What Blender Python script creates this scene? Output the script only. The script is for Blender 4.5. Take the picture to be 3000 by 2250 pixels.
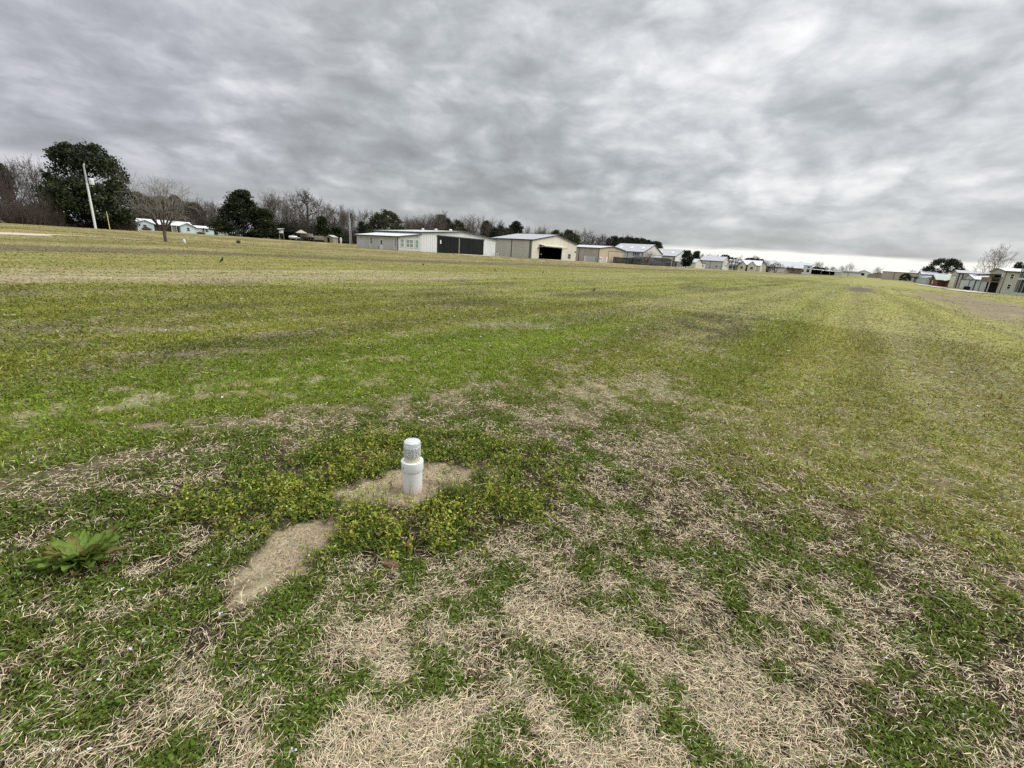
import bpy, bmesh, math, random
import numpy as np
from mathutils import Matrix, Vector

for o in list(bpy.data.objects):
    bpy.data.objects.remove(o)
S = bpy.context.scene
COL = S.collection

# ------------------------------------------------------------------ camera
PW, PH, FPX = 3000.0, 2250.0, 1302.8
PITCH, ROLL, RUNWAY = math.radians(16.33), math.radians(3.64), math.radians(36.2)
EYE = 1.37
_F = np.array([0, math.cos(PITCH), -math.sin(PITCH)])
_R0 = np.array([1.0, 0, 0])
_U0 = np.array([0, math.sin(PITCH), math.cos(PITCH)])
_R = _R0 * math.cos(ROLL) + _U0 * math.sin(ROLL)
_U = -_R0 * math.sin(ROLL) + _U0 * math.cos(ROLL)
cam = bpy.data.cameras.new('camera')
cam.sensor_fit = 'HORIZONTAL'
cam.sensor_width = 36.0
cam.lens = 36.0 * FPX / PW
cam.clip_start = 0.05
cam.clip_end = 20000
co = bpy.data.objects.new('camera', cam)
COL.objects.link(co)
co.matrix_world = Matrix(((_R[0], _U[0], -_F[0], 0), (_R[1], _U[1], -_F[1], 0), (_R[2], _U[2], -_F[2], EYE), (0, 0, 0, 1)))
S.camera = co

# ------------------------------------------------------------------ exposure, sky, sun
S.view_settings.view_transform = 'Standard'
S.view_settings.look = 'None'
S.cycles.use_denoising = False
S.view_settings.exposure = 0.60
S.view_settings.gamma = 1.0
SUN_AZ, SUN_EL = math.radians(78), math.radians(42)

W = bpy.data.worlds.new('World')
S.world = W
W.use_nodes = True
nt = W.node_tree
nt.nodes.clear()
class NT:
    """terse node builder"""
    def __init__(s, nt): s.nt = nt
    def n(s, t, ins=None, **kw):
        nd = s.nt.nodes.new(t)
        for k, v in kw.items(): setattr(nd, k, v)
        for k, v in (ins or {}).items():
            sk = nd.inputs[k]
            if hasattr(v, 'is_linked') or isinstance(v, bpy.types.NodeSocket): s.nt.links.new(v, sk)
            else: sk.default_value = v
        return nd
    def m(s, op, a, b=0.0, c=0.0, clamp=False):
        nd = s.n('ShaderNodeMath', {0: a, 1: b, 2: c}, operation=op); nd.use_clamp = clamp
        return nd.outputs[0]
    def ss(s, x, a, b, lo=0.0, hi=1.0):
        nd = s.n('ShaderNodeMapRange', {'Value': x, 'From Min': a, 'From Max': b, 'To Min': lo, 'To Max': hi}, interpolation_type='SMOOTHSTEP')
        return nd.outputs[0]
    def xyz(s, x, y, z=0.0): return s.n('ShaderNodeCombineXYZ', {0: x, 1: y, 2: z}).outputs[0]
    def noise(s, vec, scale, detail=5.0, rough=0.5, dist=0.0):
        return s.n('ShaderNodeTexNoise', {'Vector': vec, 'Scale': scale, 'Detail': detail, 'Roughness': rough, 'Distortion': dist}).outputs['Fac']
    def mix(s, f, a, b, blend='MIX'):
        nd = s.n('ShaderNodeMix', data_type='RGBA', blend_type=blend)
        for k, v in ((0, f), (6, a), (7, b)):
            if isinstance(v, bpy.types.NodeSocket): s.nt.links.new(v, nd.inputs[k])
            else: nd.inputs[k].default_value = v if k == 0 or len(v) == 4 else (*v, 1)
        return nd.outputs[2]
    def ramp(s, fac, stops):
        nd = s.n('ShaderNodeValToRGB', {'Fac': fac})
        el = nd.color_ramp.elements
        while len(el) < len(stops): el.new(0.5)
        for e, (p, c) in zip(el, stops): e.position = p; e.color = (*c, 1)
        return nd.outputs[0]
w = NT(nt)
dirv = w.n('ShaderNodeTexCoord').outputs['Generated']
dn = w.n('ShaderNodeVectorMath', {0: dirv}, operation='NORMALIZE').outputs[0]
sx, sy, sz = w.n('ShaderNodeSeparateXYZ', {0: dn}).outputs[:3]
zc = w.m('MAXIMUM', sz, 0.0)
den = w.m('ADD', zc, 0.17)
px_ = w.m('DIVIDE', sx, den)
py_ = w.m('DIVIDE', sy, den)
pc = w.xyz(px_, w.m('MULTIPLY', py_, 0.9))
warp = w.n('ShaderNodeTexNoise', {'Vector': pc, 'Scale': 0.8, 'Detail': 2.0}).outputs['Color']
pw = w.n('ShaderNodeVectorMath', {0: warp, 1: (0.55, 0.55, 0.0), 2: pc}, operation='MULTIPLY_ADD').outputs[0]
n1 = w.noise(pw, 1.7, 7.0, 0.53)
n2 = w.noise(w.xyz(px_, w.m('MULTIPLY', py_, 1.1), 3.7), 0.75, 2.0, 0.5)
n3 = w.noise(w.xyz(px_, w.m('MULTIPLY', py_, 0.9), 9.1), 7.0, 6.0, 0.6)
# heaped lumps of the cloud base itself, which keep their height towards the horizon
lv = w.xyz(w.m('MULTIPLY', sx, 6.6), w.m('MULTIPLY', sy, 6.6), w.m('MULTIPLY', sz, 13.5))
lw = w.n('ShaderNodeTexNoise', {'Vector': lv, 'Scale': 0.7, 'Detail': 2.0}).outputs['Color']
lvw = w.n('ShaderNodeVectorMath', {0: lw, 1: (0.9, 0.9, 0.9), 2: lv}, operation='MULTIPLY_ADD').outputs[0]
n4 = w.noise(lvw, 1.5, 8.0, 0.56)
fine = w.n('ShaderNodeTexNoise', {'Vector': lv, 'Scale': 2.2, 'Detail': 4.0, 'Roughness': 0.6}).outputs['Color']
puv = w.n('ShaderNodeVectorMath', {0: fine, 1: (0.55, 0.55, 0.55), 2: lvw}, operation='MULTIPLY_ADD').outputs[0]
vor = w.n('ShaderNodeTexVoronoi', {'Vector': puv, 'Scale': 1.35, 'Detail': 1.0, 'Roughness': 0.5}, feature='F1')
puff = w.m('SUBTRACT', 0.95, w.m('MULTIPLY', vor.outputs['Distance'], 0.95))
plo = w.ss(sz, 0.05, 0.36, 0.23, 0.09)     # the heaps show best low down, overhead the base is smooth
cl = w.m('ADD', w.m('MULTIPLY', n1, 0.32), w.m('ADD', w.m('MULTIPLY', n2, 0.20), w.m('ADD', w.m('MULTIPLY', n4, 0.36), w.m('ADD', w.m('MULTIPLY', n3, 0.10), w.m('MULTIPLY', w.m('SUBTRACT', puff, 0.43), plo)))))
cl = w.m('ADD', w.m('MULTIPLY', w.m('SUBTRACT', cl, 0.465), 1.02), 0.490)
# brighter, thinner cloud towards one side of the sky (the hidden sun), darker belly overhead
lobe = w.n('ShaderNodeVectorMath', {0: dn, 1: (0.41, 0.84, 0.355)}, operation='DOT_PRODUCT').outputs['Value']
thin = w.ss(lobe, 0.86, 1.0, 0.0, 0.085)
glow = w.ss(sx, -0.1, 0.75, 0.0, 0.02)
belly = w.n('ShaderNodeVectorMath', {0: dn, 1: (0.02, 0.97, 0.24)}, operation='DOT_PRODUCT').outputs['Value']
dark = w.ss(belly, 0.90, 1.0, 0.0, -0.03)
cl = w.m('ADD', w.m('ADD', cl, thin), w.m('ADD', glow, dark))
ccol = w.ramp(cl, [(0.28, (0.178, 0.186, 0.192)), (0.40, (0.240, 0.250, 0.257)), (0.48, (0.300, 0.314, 0.324)), (0.56, (0.398, 0.412, 0.422)), (0.66, (0.555, 0.560, 0.560)), (0.80, (0.75, 0.745, 0.73))])
lav = w.ss(sx, -0.25, -0.75, 0.0, 0.55)
ccol = w.mix(lav, ccol, w.mix(1.0, ccol, (1.05, 0.985, 1.10), 'MULTIPLY'))
# overcast sky grows brighter towards the zenith
zen = w.m('MULTIPLY', w.ss(sz, 0.44, 0.92, 1.0, 3.2), w.ss(sz, 0.16, 0.44, 1.0, 1.12))
ccol = w.n('ShaderNodeVectorMath', {0: ccol, 3: zen}, operation='SCALE').outputs[0]
# clear pale gap under the cloud deck along the horizon
hz = w.noise(w.xyz(w.m('MULTIPLY', sx, 3.0), w.m('MULTIPLY', sy, 3.0), w.m('MULTIPLY', sz, 26.0)), 1.6, 4.0, 0.55)
edge = w.m('ADD', sz, w.m('MULTIPLY', w.m('SUBTRACT', hz, 0.5), 0.022))
gap = w.ss(edge, 0.029, 0.038, 1.0, 0.0)
side = w.ss(sx, -0.05, 0.45)
gcol = w.mix(side, (0.38, 0.41, 0.44), (0.72, 0.71, 0.66))
gcol = w.mix(w.ss(sz, 0.022, 0.004), gcol, w.mix(side, (0.40, 0.43, 0.46), (0.60, 0.615, 0.60)))
ccol = w.mix(w.ss(sz, 0.15, 0.035, 0.0, 0.45), ccol, (0.355, 0.372, 0.380))
ccol = w.mix(gap, ccol, gcol)
sky = w.n('ShaderNodeTexSky', sky_type='NISHITA', sun_disc=False, sun_elevation=SUN_EL, sun_rotation=SUN_AZ, air_density=1.0, dust_density=2.0)
skys = w.n('ShaderNodeVectorMath', {0: sky.outputs[0], 3: 0.10}, operation='SCALE').outputs[0]
full = w.mix(0.94, skys, ccol)
bg = w.n('ShaderNodeBackground', {'Color': full, 'Strength': 1.0})
w.n('ShaderNodeOutputWorld', {'Surface': bg.outputs[0]})

sl = bpy.data.lights.new('sun', 'SUN')
sl.energy = 1.5
sl.angle = math.radians(35)
sl.color = (1.0, 0.965, 0.92)
so = bpy.data.objects.new('sun', sl)
COL.objects.link(so)
so.rotation_euler = Vector((-math.sin(SUN_AZ) * math.cos(SUN_EL), -math.cos(SUN_AZ) * math.cos(SUN_EL), -math.sin(SUN_EL))).to_track_quat('-Z', 'Y').to_euler()

# ------------------------------------------------------------------ places: u runs along the grass runway, v to its left
ST, CT = math.sin(RUNWAY), math.cos(RUNWAY)
def XY(u, v): return u * ST - v * CT, u * CT + v * ST
def UV(x, y): return x * ST + y * CT, -x * CT + y * ST
def ray(x, y): return _F + _R * (x - PW / 2) / FPX - _U * (y - PH / 2) / FPX
def at(x, y, d):
    a = ray(x, y); a = a / math.hypot(a[0], a[1])
    return np.array([0, 0, EYE]) + a * d
def gpt(x, y, z=0.0):
    a = ray(x, y)
    return np.array([0, 0, EYE]) + a * (z - EYE) / a[2]
def mpp(P): return float((np.array(P) - np.array([0, 0, EYE])) @ _F) / FPX

CTRL = np.array([(0, 0, 0), (5, 0, 0), (0, 6, 0), (8, 8, 0), (-8, 0, 0), (0, -8, 0), (15, 0, 0), (15, 12, 0), (5, 18, 0.05), (25, 20, 0.05), (30, 0, -0.02), (45, 1, 0), (68, 0, 0),
    (90, 30, 0.05), (60, 45, 0.2), (25, 33, 0.15), (12, 32, 0.25), (3, 30, 0.15), (5, 50, 0.42), (6.5, 50, 0.48), (8.2, 50, 0.72), (12.8, 46.2, 0.55), (15.2, 47.6, 0.47), (4.6, 58, 0.80),
    (18, 90, 1.13), (20, 110, 1.08), (11, 117, 0.82), (51, 209, 1.43), (77, 208, 1.03), (63, 209, 1.24), (45, 185, 1.38), (62, 164, 1.12), (72, 108, 1.14), (69, 150, 1.07), (87, 158, 1.13), (64, 152, 1.3), (40, 90, 0.85), (90, 110, 0.7),
    (61.5, 76, 0.55), (61, 90, 0.6), (80, 76, 0.47), (93, 76, 0.4), (109, 76, 0.3), (134, 76, 0.3), (109, 90, 0.4), (152, 76, 0.1), (152, 86, 0.1), (173, 76, -0.05), (193, 76, -0.05), (237, 76, -0.15),
    (160, 66, 0.2), (215, 66, -0.1), (285, 76, -0.45), (340, 76, -0.45), (400, 76, -0.6), (500, 76, -0.65), (142, -26, -0.6), (178, -26, -0.68), (222, -26, -0.68), (282, -26, -0.55), (360, -26, -0.3),
    (60, -10, -0.2), (100, -12, -0.35), (120, -18, -0.5), (30, -10, -0.1), (40, -40, -0.5), (300, 0, -0.3), (600, 0, -0.4), (900, 100, -0.4), (900, -100, -0.4), (150, 250, 1.0), (60, 260, 1.3), (10, 200, 1.2), (-60, 60, 0.4), (-60, -60, 0.0), (300, 250, 0.2)], dtype=float)
def terr_uv(u, v):
    u = np.atleast_1d(np.asarray(u, float)); v = np.atleast_1d(np.asarray(v, float))
    num = np.zeros_like(u); den = np.zeros_like(u)
    for cu, cv, cz in CTRL:
        wt = 1.0 / (((u - cu) ** 2 + (v - cv) ** 2) + 6.0) ** 2
        num += wt * cz; den += wt
    z = num / den
    r = np.hypot(u, v)
    return z * np.clip((r - 3.5) / 6.0, 0, 1) if z.size else z
def terr(x, y):
    u, v = UV(np.asarray(x, float), np.asarray(y, float))
    return terr_uv(u, v)
def tz(x, y): return float(terr(x, y)[0])

# numpy value noise
def _hash(ix, iy, seed):
    h = (ix.astype(np.int64) * 374761393 + iy.astype(np.int64) * 668265263 + seed * 1442695041) & 0xFFFFFFFF
    h = ((h ^ (h >> 13)) * 1274126177) & 0xFFFFFFFF
    h = h ^ (h >> 16)
    return (h & 0xFFFFFF) / float(0xFFFFFF)
def vnoise(x, y, seed=0):
    ix = np.floor(x); iy = np.floor(y); fx = x - ix; fy = y - iy
    fx = fx * fx * (3 - 2 * fx); fy = fy * fy * (3 - 2 * fy)
    a = _hash(ix, iy, seed); b = _hash(ix + 1, iy, seed); c = _hash(ix, iy + 1, seed); d = _hash(ix + 1, iy + 1, seed)
    return (a * (1 - fx) + b * fx) * (1 - fy) + (c * (1 - fx) + d * fx) * fy
def fbm(x, y, seed=0, octv=4, rough=0.5):
    s = np.zeros_like(x); amp = 1.0; tot = 0.0
    for k in range(octv):
        s += amp * vnoise(x * 2 ** k + 17.3 * k, y * 2 ** k - 9.1 * k, seed + k); tot += amp; amp *= rough
    return s / tot
def sst(x, a, b):
    t = np.clip((x - a) / (b - a), 0, 1); return t * t * (3 - 2 * t)
def band(x, a, b, e): return sst(x, a - e, a + e) * (1 - sst(x, b - e, b + e))

# ------------------------------------------------------------------ object helpers
def tag(o, label=None, cat=None, group=None, kind=None):
    if label: o['label'] = label
    if cat: o['category'] = cat
    if group: o['group'] = group
    if kind: o['kind'] = kind
    return o
def link(o, parent=None):
    COL.objects.link(o)
    if parent: o.parent = parent
    return o
def empty(name, loc, rz, label, cat, group=None):
    o = bpy.data.objects.new(name, None); o.empty_display_size = 0.3
    link(o); o.location = loc; o.rotation_euler = (0, 0, rz)
    return tag(o, label, cat, group)
def copy_tree(o, parent=None):
    c = o.copy(); COL.objects.link(c)
    if parent: c.parent = parent
    for ch in o.children: copy_tree(ch, c)
    return c

class MB:
    def __init__(s): s.v = []; s.f = []
    def add(s, vs, fs):
        n = len(s.v); s.v += [tuple(float(q) for q in p) for p in vs]; s.f += [tuple(i + n for i in f) for f in fs]; return s
    def box(s, a, b):
        x0, x1 = sorted((a[0], b[0])); y0, y1 = sorted((a[1], b[1])); z0, z1 = sorted((a[2], b[2]))
        return s.add([(x0, y0, z0), (x1, y0, z0), (x1, y1, z0), (x0, y1, z0), (x0, y0, z1), (x1, y0, z1), (x1, y1, z1), (x0, y1, z1)],
                     [(3, 2, 1, 0), (4, 5, 6, 7), (0, 1, 5, 4), (1, 2, 6, 5), (2, 3, 7, 6), (3, 0, 4, 7)])
    def prism(s, pts, off):
        n = len(pts); q = [tuple(p[i] + off[i] for i in range(3)) for p in pts]
        fs = [tuple(range(n - 1, -1, -1)), tuple(range(n, 2 * n))]
        for i in range(n): j = (i + 1) % n; fs.append((i, j, j + n, i + n))
        return s.add(list(pts) + q, fs)
    def bar(s, a, b, r, r2=None, n=6, cap=True):
        a = Vector(a); b = Vector(b); r2 = r if r2 is None else r2
        d = (b - a).normalized(); t = Vector((0, 0, 1)) if abs(d.z) < 0.9 else Vector((1, 0, 0))
        e = d.cross(t).normalized(); g = d.cross(e)
        vs = []
        for p, rr in ((a, r), (b, r2)):
            for k in range(n):
                an = 2 * math.pi * k / n; vs.append(p + (e * math.cos(an) + g * math.sin(an)) * rr)
        fs = [(k, (k + 1) % n, n + (k + 1) % n, n + k) for k in range(n)]
        if cap: fs += [tuple(range(n - 1, -1, -1)), tuple(range(n, 2 * n))]
        return s.add(vs, fs)
    def path(s, pts, radii, n=6):
        pts = [Vector(p) for p in pts]; m = len(pts); vs = []; e = None
        for i, p in enumerate(pts):
            d = (pts[min(i + 1, m - 1)] - pts[max(i - 1, 0)]).normalized()
            if e is None:
                t = Vector((0, 0, 1)) if abs(d.z) < 0.9 else Vector((1, 0, 0)); e = d.cross(t).normalized()
            else: e = (e - d * e.dot(d)).normalized()
            g = d.cross(e)
            for k in range(n):
                an = 2 * math.pi * k / n; vs.append(p + (e * math.cos(an) + g * math.sin(an)) * radii[i])
        fs = []
        for i in range(m - 1):
            for k in range(n): fs.append((i * n + k, i * n + (k + 1) % n, (i + 1) * n + (k + 1) % n, (i + 1) * n + k))
        fs += [tuple(range(n - 1, -1, -1)), tuple(range((m - 1) * n, m * n))]
        return s.add(vs, fs)
    def lathe(s, prof, n=48, c=(0, 0, 0), rib=None):
        vs = []; m = len(prof)
        for i, (r, z) in enumerate(prof):
            for k in range(n):
                an = 2 * math.pi * k / n
                rr = r * (rib(an, z) if rib else 1)
                vs.append((c[0] + rr * math.cos(an), c[1] + rr * math.sin(an), c[2] + z))
        fs = []
        for i in range(m - 1):
            for k in range(n): fs.append((i * n + k, i * n + (k + 1) % n, (i + 1) * n + (k + 1) % n, (i + 1) * n + k))
        if prof[0][0] > 1e-6: fs.append(tuple(range(n - 1, -1, -1)))
        if prof[-1][0] > 1e-6: fs.append(tuple(range((m - 1) * n, m * n)))
        return s.add(vs, fs)
    def mesh(s, name, mat, smooth=False):
        me = bpy.data.meshes.new(name); me.from_pydata(s.v, [], s.f); me.materials.append(mat)
        bm = bmesh.new(); bm.from_mesh(me); bmesh.ops.remove_doubles(bm, verts=bm.verts, dist=1e-6); bmesh.ops.recalc_face_normals(bm, faces=bm.faces); bm.to_mesh(me); bm.free()
        if smooth: me.polygons.foreach_set('use_smooth', [True] * len(me.polygons)); me.set_sharp_from_angle(angle=math.radians(32))
        return me
    def build(s, name, mat, parent=None, smooth=False):
        return link(bpy.data.objects.new(name, s.mesh(name, mat, smooth)), parent)

def np_mesh(name, V, faces, mat, col=None, smooth=False):
    """V (n,3); faces: list of int arrays (m,k); col (n,3)"""
    me = bpy.data.meshes.new(name)
    V = np.ascontiguousarray(V, np.float32); me.vertices.add(len(V)); me.vertices.foreach_set('co', V.ravel())
    idx = np.concatenate([f.ravel() for f in faces]).astype(np.int32)
    cnt = np.concatenate([np.full(len(f), f.shape[1], np.int32) for f in faces])
    st = np.concatenate([[0], np.cumsum(cnt)[:-1]]).astype(np.int32)
    me.loops.add(len(idx)); me.loops.foreach_set('vertex_index', idx)
    me.polygons.add(len(cnt)); me.polygons.foreach_set('loop_start', st)
    if smooth: me.polygons.foreach_set('use_smooth', np.ones(len(cnt), bool))
    me.update(calc_edges=True)
    if col is not None:
        a = me.attributes.new('Col', 'FLOAT_COLOR', 'POINT')
        a.data.foreach_set('color', np.concatenate([np.clip(col, 0, 1), np.ones((len(V), 1))], 1).astype(np.float32).ravel())
    me.materials.append(mat)
    return me

# ------------------------------------------------------------------ materials
def newmat(name):
    m = bpy.data.materials.new(name); m.use_nodes = True; m.node_tree.nodes.clear(); return m, NT(m.node_tree)
def paint(name, col, rough=0.55, var=0.10, scale=0.7, metal=0.0, streak=True, spec=0.5):
    """painted metal, wood or plaster with weather streaks"""
    m, t = newmat(name)
    p = t.n('ShaderNodeTexCoord').outputs['Object']
    v = t.n('ShaderNodeMapping', {0: p, 3: (1, 1, 0.18 if streak else 1)}).outputs[0]
    n = t.noise(v, scale, 6.0, 0.6)
    n_ = t.noise(p, scale * 7, 3.0, 0.6)
    f = t.m('ADD', t.m('MULTIPLY', n, 0.75), t.m('MULTIPLY', n_, 0.25))
    c = t.mix(t.ss(f, 0.3, 0.7), tuple(q * (1 - var) for q in col), tuple(min(1, q * (1 + var)) for q in col))
    b = t.n('ShaderNodeBsdfPrincipled', {'Base Color': c, 'Roughness': rough, 'Metallic': metal, 'Specular IOR Level': spec})
    t.n('ShaderNodeOutputMaterial', {0: b.outputs[0]})
    return m
def colmat(name, rough=0.75, spec=0.25, trans=0.0, nscale=0.0):
    """colour of each blade, leaf or twig from the mesh"""
    m, t = newmat(name)
    c = t.n('ShaderNodeAttribute', attribute_name='Col').outputs['Color']
    b = t.n('ShaderNodeBsdfPrincipled', {'Base Color': c, 'Roughness': rough, 'Specular IOR Level': spec})
    out = b.outputs[0]
    if trans:
        tr = t.n('ShaderNodeBsdfTranslucent', {'Color': c})
        out = t.n('ShaderNodeMixShader', {0: trans, 1: out, 2: tr.outputs[0]}).outputs[0]
    t.n('ShaderNodeOutputMaterial', {0: out})
    return m
def glassy(name, col=(0.03, 0.035, 0.04), rough=0.12):
    m, t = newmat(name)
    p = t.n('ShaderNodeTexCoord').outputs['Object']
    c = t.mix(t.noise(p, 1.3, 3.0), tuple(q * 0.7 for q in col), tuple(q * 1.3 for q in col))
    b = t.n('ShaderNodeBsdfPrincipled', {'Base Color': c, 'Roughness': rough, 'Specular IOR Level': 0.5})
    t.n('ShaderNodeOutputMaterial', {0: b.outputs[0]})
    return m

# ------------------------------------------------------------------ ground cover: where the green, the straw, the sand and the bare soil lie
RNG = np.random.default_rng(7)
def blob(x, y, cx, cy, a, b, rot=0.0, e=0.35, wob=0.25, seed=1):
    c, s = math.cos(rot), math.sin(rot)
    dx = x - cx; dy = y - cy
    p = (dx * c + dy * s) / a; q = (-dx * s + dy * c) / b
    r = np.hypot(p, q) + wob * (fbm(x * 6.0, y * 6.0, seed, 5, 0.65) - 0.5) * 2
    return 1 - sst(r, 1 - e, 1 + e)
SAND = [(-0.38, 2.56, 0.26, 0.14, 0.3), (-0.62, 2.31, 0.27, 0.15, 0.3), (-0.97, 1.73, 0.17, 0.23, -0.2)]
def cover(x, y):
    """returns dict of fields at world points"""
    u, v = UV(x, y); r = np.hypot(x, y)
    nA = fbm(x * 0.55, y * 0.55, 11, 3)
    nB = fbm(x * 1.7, y * 1.7, 23, 4)
    nC = fbm(x * 7.0, y * 7.0, 37, 3)
    nD = fbm(x * 13.0, y * 13.0, 47, 2)
    nS = fbm(u * 0.10, v * 0.9, 41, 4)          # mowing streaks along the runway
    nM = fbm(u * 0.33, v * 0.62, 53, 4)
    g = np.full_like(x, 0.55)
    near = 1 - sst(r, 3.0, 4.4)
    left = sst(v, 0.75, 1.5)
    g = g * (1 - near) + near * (0.35 + 0.29 * left + 0.05 * (nB - 0.5))
    # straw-rich turf to the right of the lamp line
    rt = (1 - sst(v, 0.2, 1.4)) * sst(r, 2.2, 3.6)
    g = g * (1 - rt) + rt * (0.56 + 0.06 * sst(r, 5, 12))
    lush = band(v + 0.7 * (nA - 0.5), 3.2, 5.6, 0.5) * (1 - sst(u, 7.5, 12)) * sst(r, 3.2, 4.2)
    g = g * (1 - lush) + lush * 0.80
    lush2 = band(v, 0.5, 1.7, 0.5) * sst(u, 4.4, 6) * (1 - sst(u, 30, 60))
    g = g * (1 - 0.4 * lush2) + 0.4 * lush2 * 0.80
    olive = band(v, 5.8, 15.2, 0.8)
    g = g * (1 - olive) + olive * 0.68
    dry = band(v + 2.2 * (nM - 0.5), 15.0, 20.6, 0.7) * (1 - 0.85 * sst(u, 9, 26))
    g = g * (1 - dry) + dry * 0.22
    yel = band(v + 1.6 * (nS - 0.5), 20.6, 28.8, 0.9)
    brown = band(v + 2.5 * (nM - 0.5), 28.8, 35.5, 0.9) * 0.9
    far = sst(v, 35, 37)
    g = g * (1 - yel) + yel * 0.72
    g = g * (1 - brown) + brown * 0.22
    g = g * (1 - far) + far * (0.25 + 0.5 * sst(nS, 0.42, 0.62))
    purple = band(v, 5.6, 9.5, 1.1) * sst(nM, 0.45, 0.62) * 0.72
    purple = np.maximum(purple, 0.55 * band(v, 9, 15.5, 1.2) * sst(nM, 0.52, 0.66))
    purple = np.maximum(purple, 0.85 * band(v, 1.6, 3.6, 0.6) * band(u, 9.0, 17, 1.8) * sst(nB, 0.4, 0.55))
    gravel = band(v + 3.0 * (nA - 0.5), -11.0, -4.6, 1.3) * band(u + 5 * (nM - .5), 27.0, 72.0, 4.0) * (0.50 + 0.50 * sst(nM, 0.36, 0.52))
    soil = blob(x, y, *XY(61, -0.4), 9.5, 1.25, math.pi / 2 - RUNWAY, 0.4, 0.3, 5)
    track = band(v + 1.2 * (nM - 0.5), 49.5, 53.0, 0.6) * (1 - sst(u, 10.5, 14.5))
    sand = np.zeros_like(x)
    for i, sp in enumerate(SAND): sand = np.maximum(sand, blob(x, y, *sp, e=0.7, wob=1.15, seed=60 + i))
    ring = blob(x, y, -0.56, 2.42, 0.92, 0.74, 0.3, 0.22, 0.22, 71)
    weed = ring * (1 - 0.88 * sst(sand, 0.25, 0.75))
    weed = np.maximum(weed, blob(x, y, -1.35, 2.15, 0.42, 0.34, 0.6, 0.3, 0.3, 72) * (1 - sst(sand, 0.15, 0.6)))
    # straw streaks across the lush band
    stk = np.zeros_like(x)
    for (cx, cy, a, b, ro) in ((-0.75, 4.02, 0.75, 0.20, 0.55), (-1.40, 3.62, 0.55, 0.13, 0.4), (-3.97, 4.98, 0.8, 0.14, 0.35), (1.35, 4.9, 0.95, 0.45, 0.7), (-2.2, 3.1, 0.6, 0.16, 0.3), (-0.1, 8.8, 0.9, 0.35, 0.4), (-3.4, 6.6, 0.9, 0.22, 0.4), (-5.3, 6.2, 1.1, 0.18, 0.4), (0.5, 3.6, 0.5, 0.22, 0.6), (-2.35, 2.3, 0.5, 0.16, 0.3), (-1.6, 2.75, 0.45, 0.10, 0.2)):
        stk = np.maximum(stk, blob(x, y, cx, cy, a, b, ro, 0.55, 0.6, 80))
    g = g - 0.42 * stk
    amp = 0.95 * (1 - sst(r, 5, 40)) + 0.35
    g = g + amp * (1 - 0.6 * rt) * ((0.10 + 0.32 * sst(r, 2.6, 5.0)) * (nB - 0.5) + (1.35 * (nC - 0.5) + 0.8 * (nD - 0.5)) * (1 - 0.7 * sst(r, 3, 12)) + 0.15 * (nA - 0.5)) + 0.6 * (nS - 0.5) * sst(r, 3, 8)
    g = np.clip(g - 0.6 * np.exp(-((x + 1.76) ** 2 + (y - 1.58) ** 2) / 0.012), 0.02, 0.98)
    return dict(u=u, v=v, r=r, g=g, lush=np.maximum(lush, 0.35 * lush2), olive=olive, dry=dry, yel=yel, brown=brown, far=far, purple=purple, gravel=gravel, soil=soil, track=track, sand=sand, weed=weed, ring=ring, rt=rt, nB=nB, nS=nS, nC=nC)
def lerp(a, b, t): return a * (1 - t[:, None]) + np.asarray(b)[None, :] * t[:, None]
def palette(c):
    """green and dry colour of the turf at each point"""
    n = len(c['r'])
    G = np.tile(np.array([[0.142, 0.184, 0.030]]), (n, 1))
    D = np.tile(np.array([[0.55, 0.455, 0.305]]), (n, 1))
    mid = sst(c['r'], 3.0, 6.0)
    G = lerp(G, (0.235, 0.252, 0.038), mid)
    D = lerp(D, (0.37, 0.325, 0.195), mid)
    G = lerp(G, (0.200, 0.258, 0.031), c['lush'])
    G = lerp(G, (0.300, 0.295, 0.065), c['rt'] * (1 - c['lush']))
    G = lerp(G, (0.240, 0.236, 0.064), c['yel'])
    D = lerp(D, (0.36, 0.31, 0.13), c['yel'])
    G = lerp(G, (0.20, 0.190, 0.062), np.maximum(c['far'], c['brown']))
    D = lerp(D, (0.43, 0.355, 0.225), c['dry'])
    D = lerp(D, (0.185, 0.145, 0.100), c['brown'])
    D = lerp(D, (0.36, 0.29, 0.15), c['far'])
    D = lerp(D, (0.215, 0.170, 0.135), c['purple'])
    G = lerp(G, (0.115, 0.125, 0.045), c['purple'] * 0.8)
    dim = (1 - 0.10 * sst(c['r'], 7.0, 11.0))[:, None]; G *= dim; D *= dim
    mow = 1 + 0.13 * sst(c['r'], 3.5, 8) * np.sin(c['v'] * 2 * np.pi / 1.75 + 2.0 * (c['nS'] - 0.5) * 3.0)
    G *= mow[:, None]; D *= (0.5 + 0.5 * mow)[:, None]
    for A in (G, D):
        A[:] = lerp(A, (0.24, 0.19, 0.138), c['gravel'] * 0.95)
        A[:] = lerp(A, (0.125, 0.105, 0.095), c['soil'] * 0.92)
        A[:] = lerp(A, (0.62, 0.50, 0.36), c['track'])
        A[:] = lerp(A, (0.41, 0.335, 0.232), sst(c['sand'], 0.2, 0.8))
    return G, D
def relief(x, y):
    r = np.hypot(x, y)
    return (fbm(x * 2.3, y * 2.3, 91, 4) - 0.5) * 0.05 * (1 - sst(r, 12, 40)) + (fbm(x * 0.25, y * 0.25, 92, 3) - 0.5) * 0.10 * sst(r, 3.5, 12) * (1 - sst(r, 60, 120))
def gz(x, y): return terr(x, y) + relief(np.asarray(x, float), np.asarray(y, float))
def gz1(x, y): return float(gz(np.array([x]), np.array([y]))[0])

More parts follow.
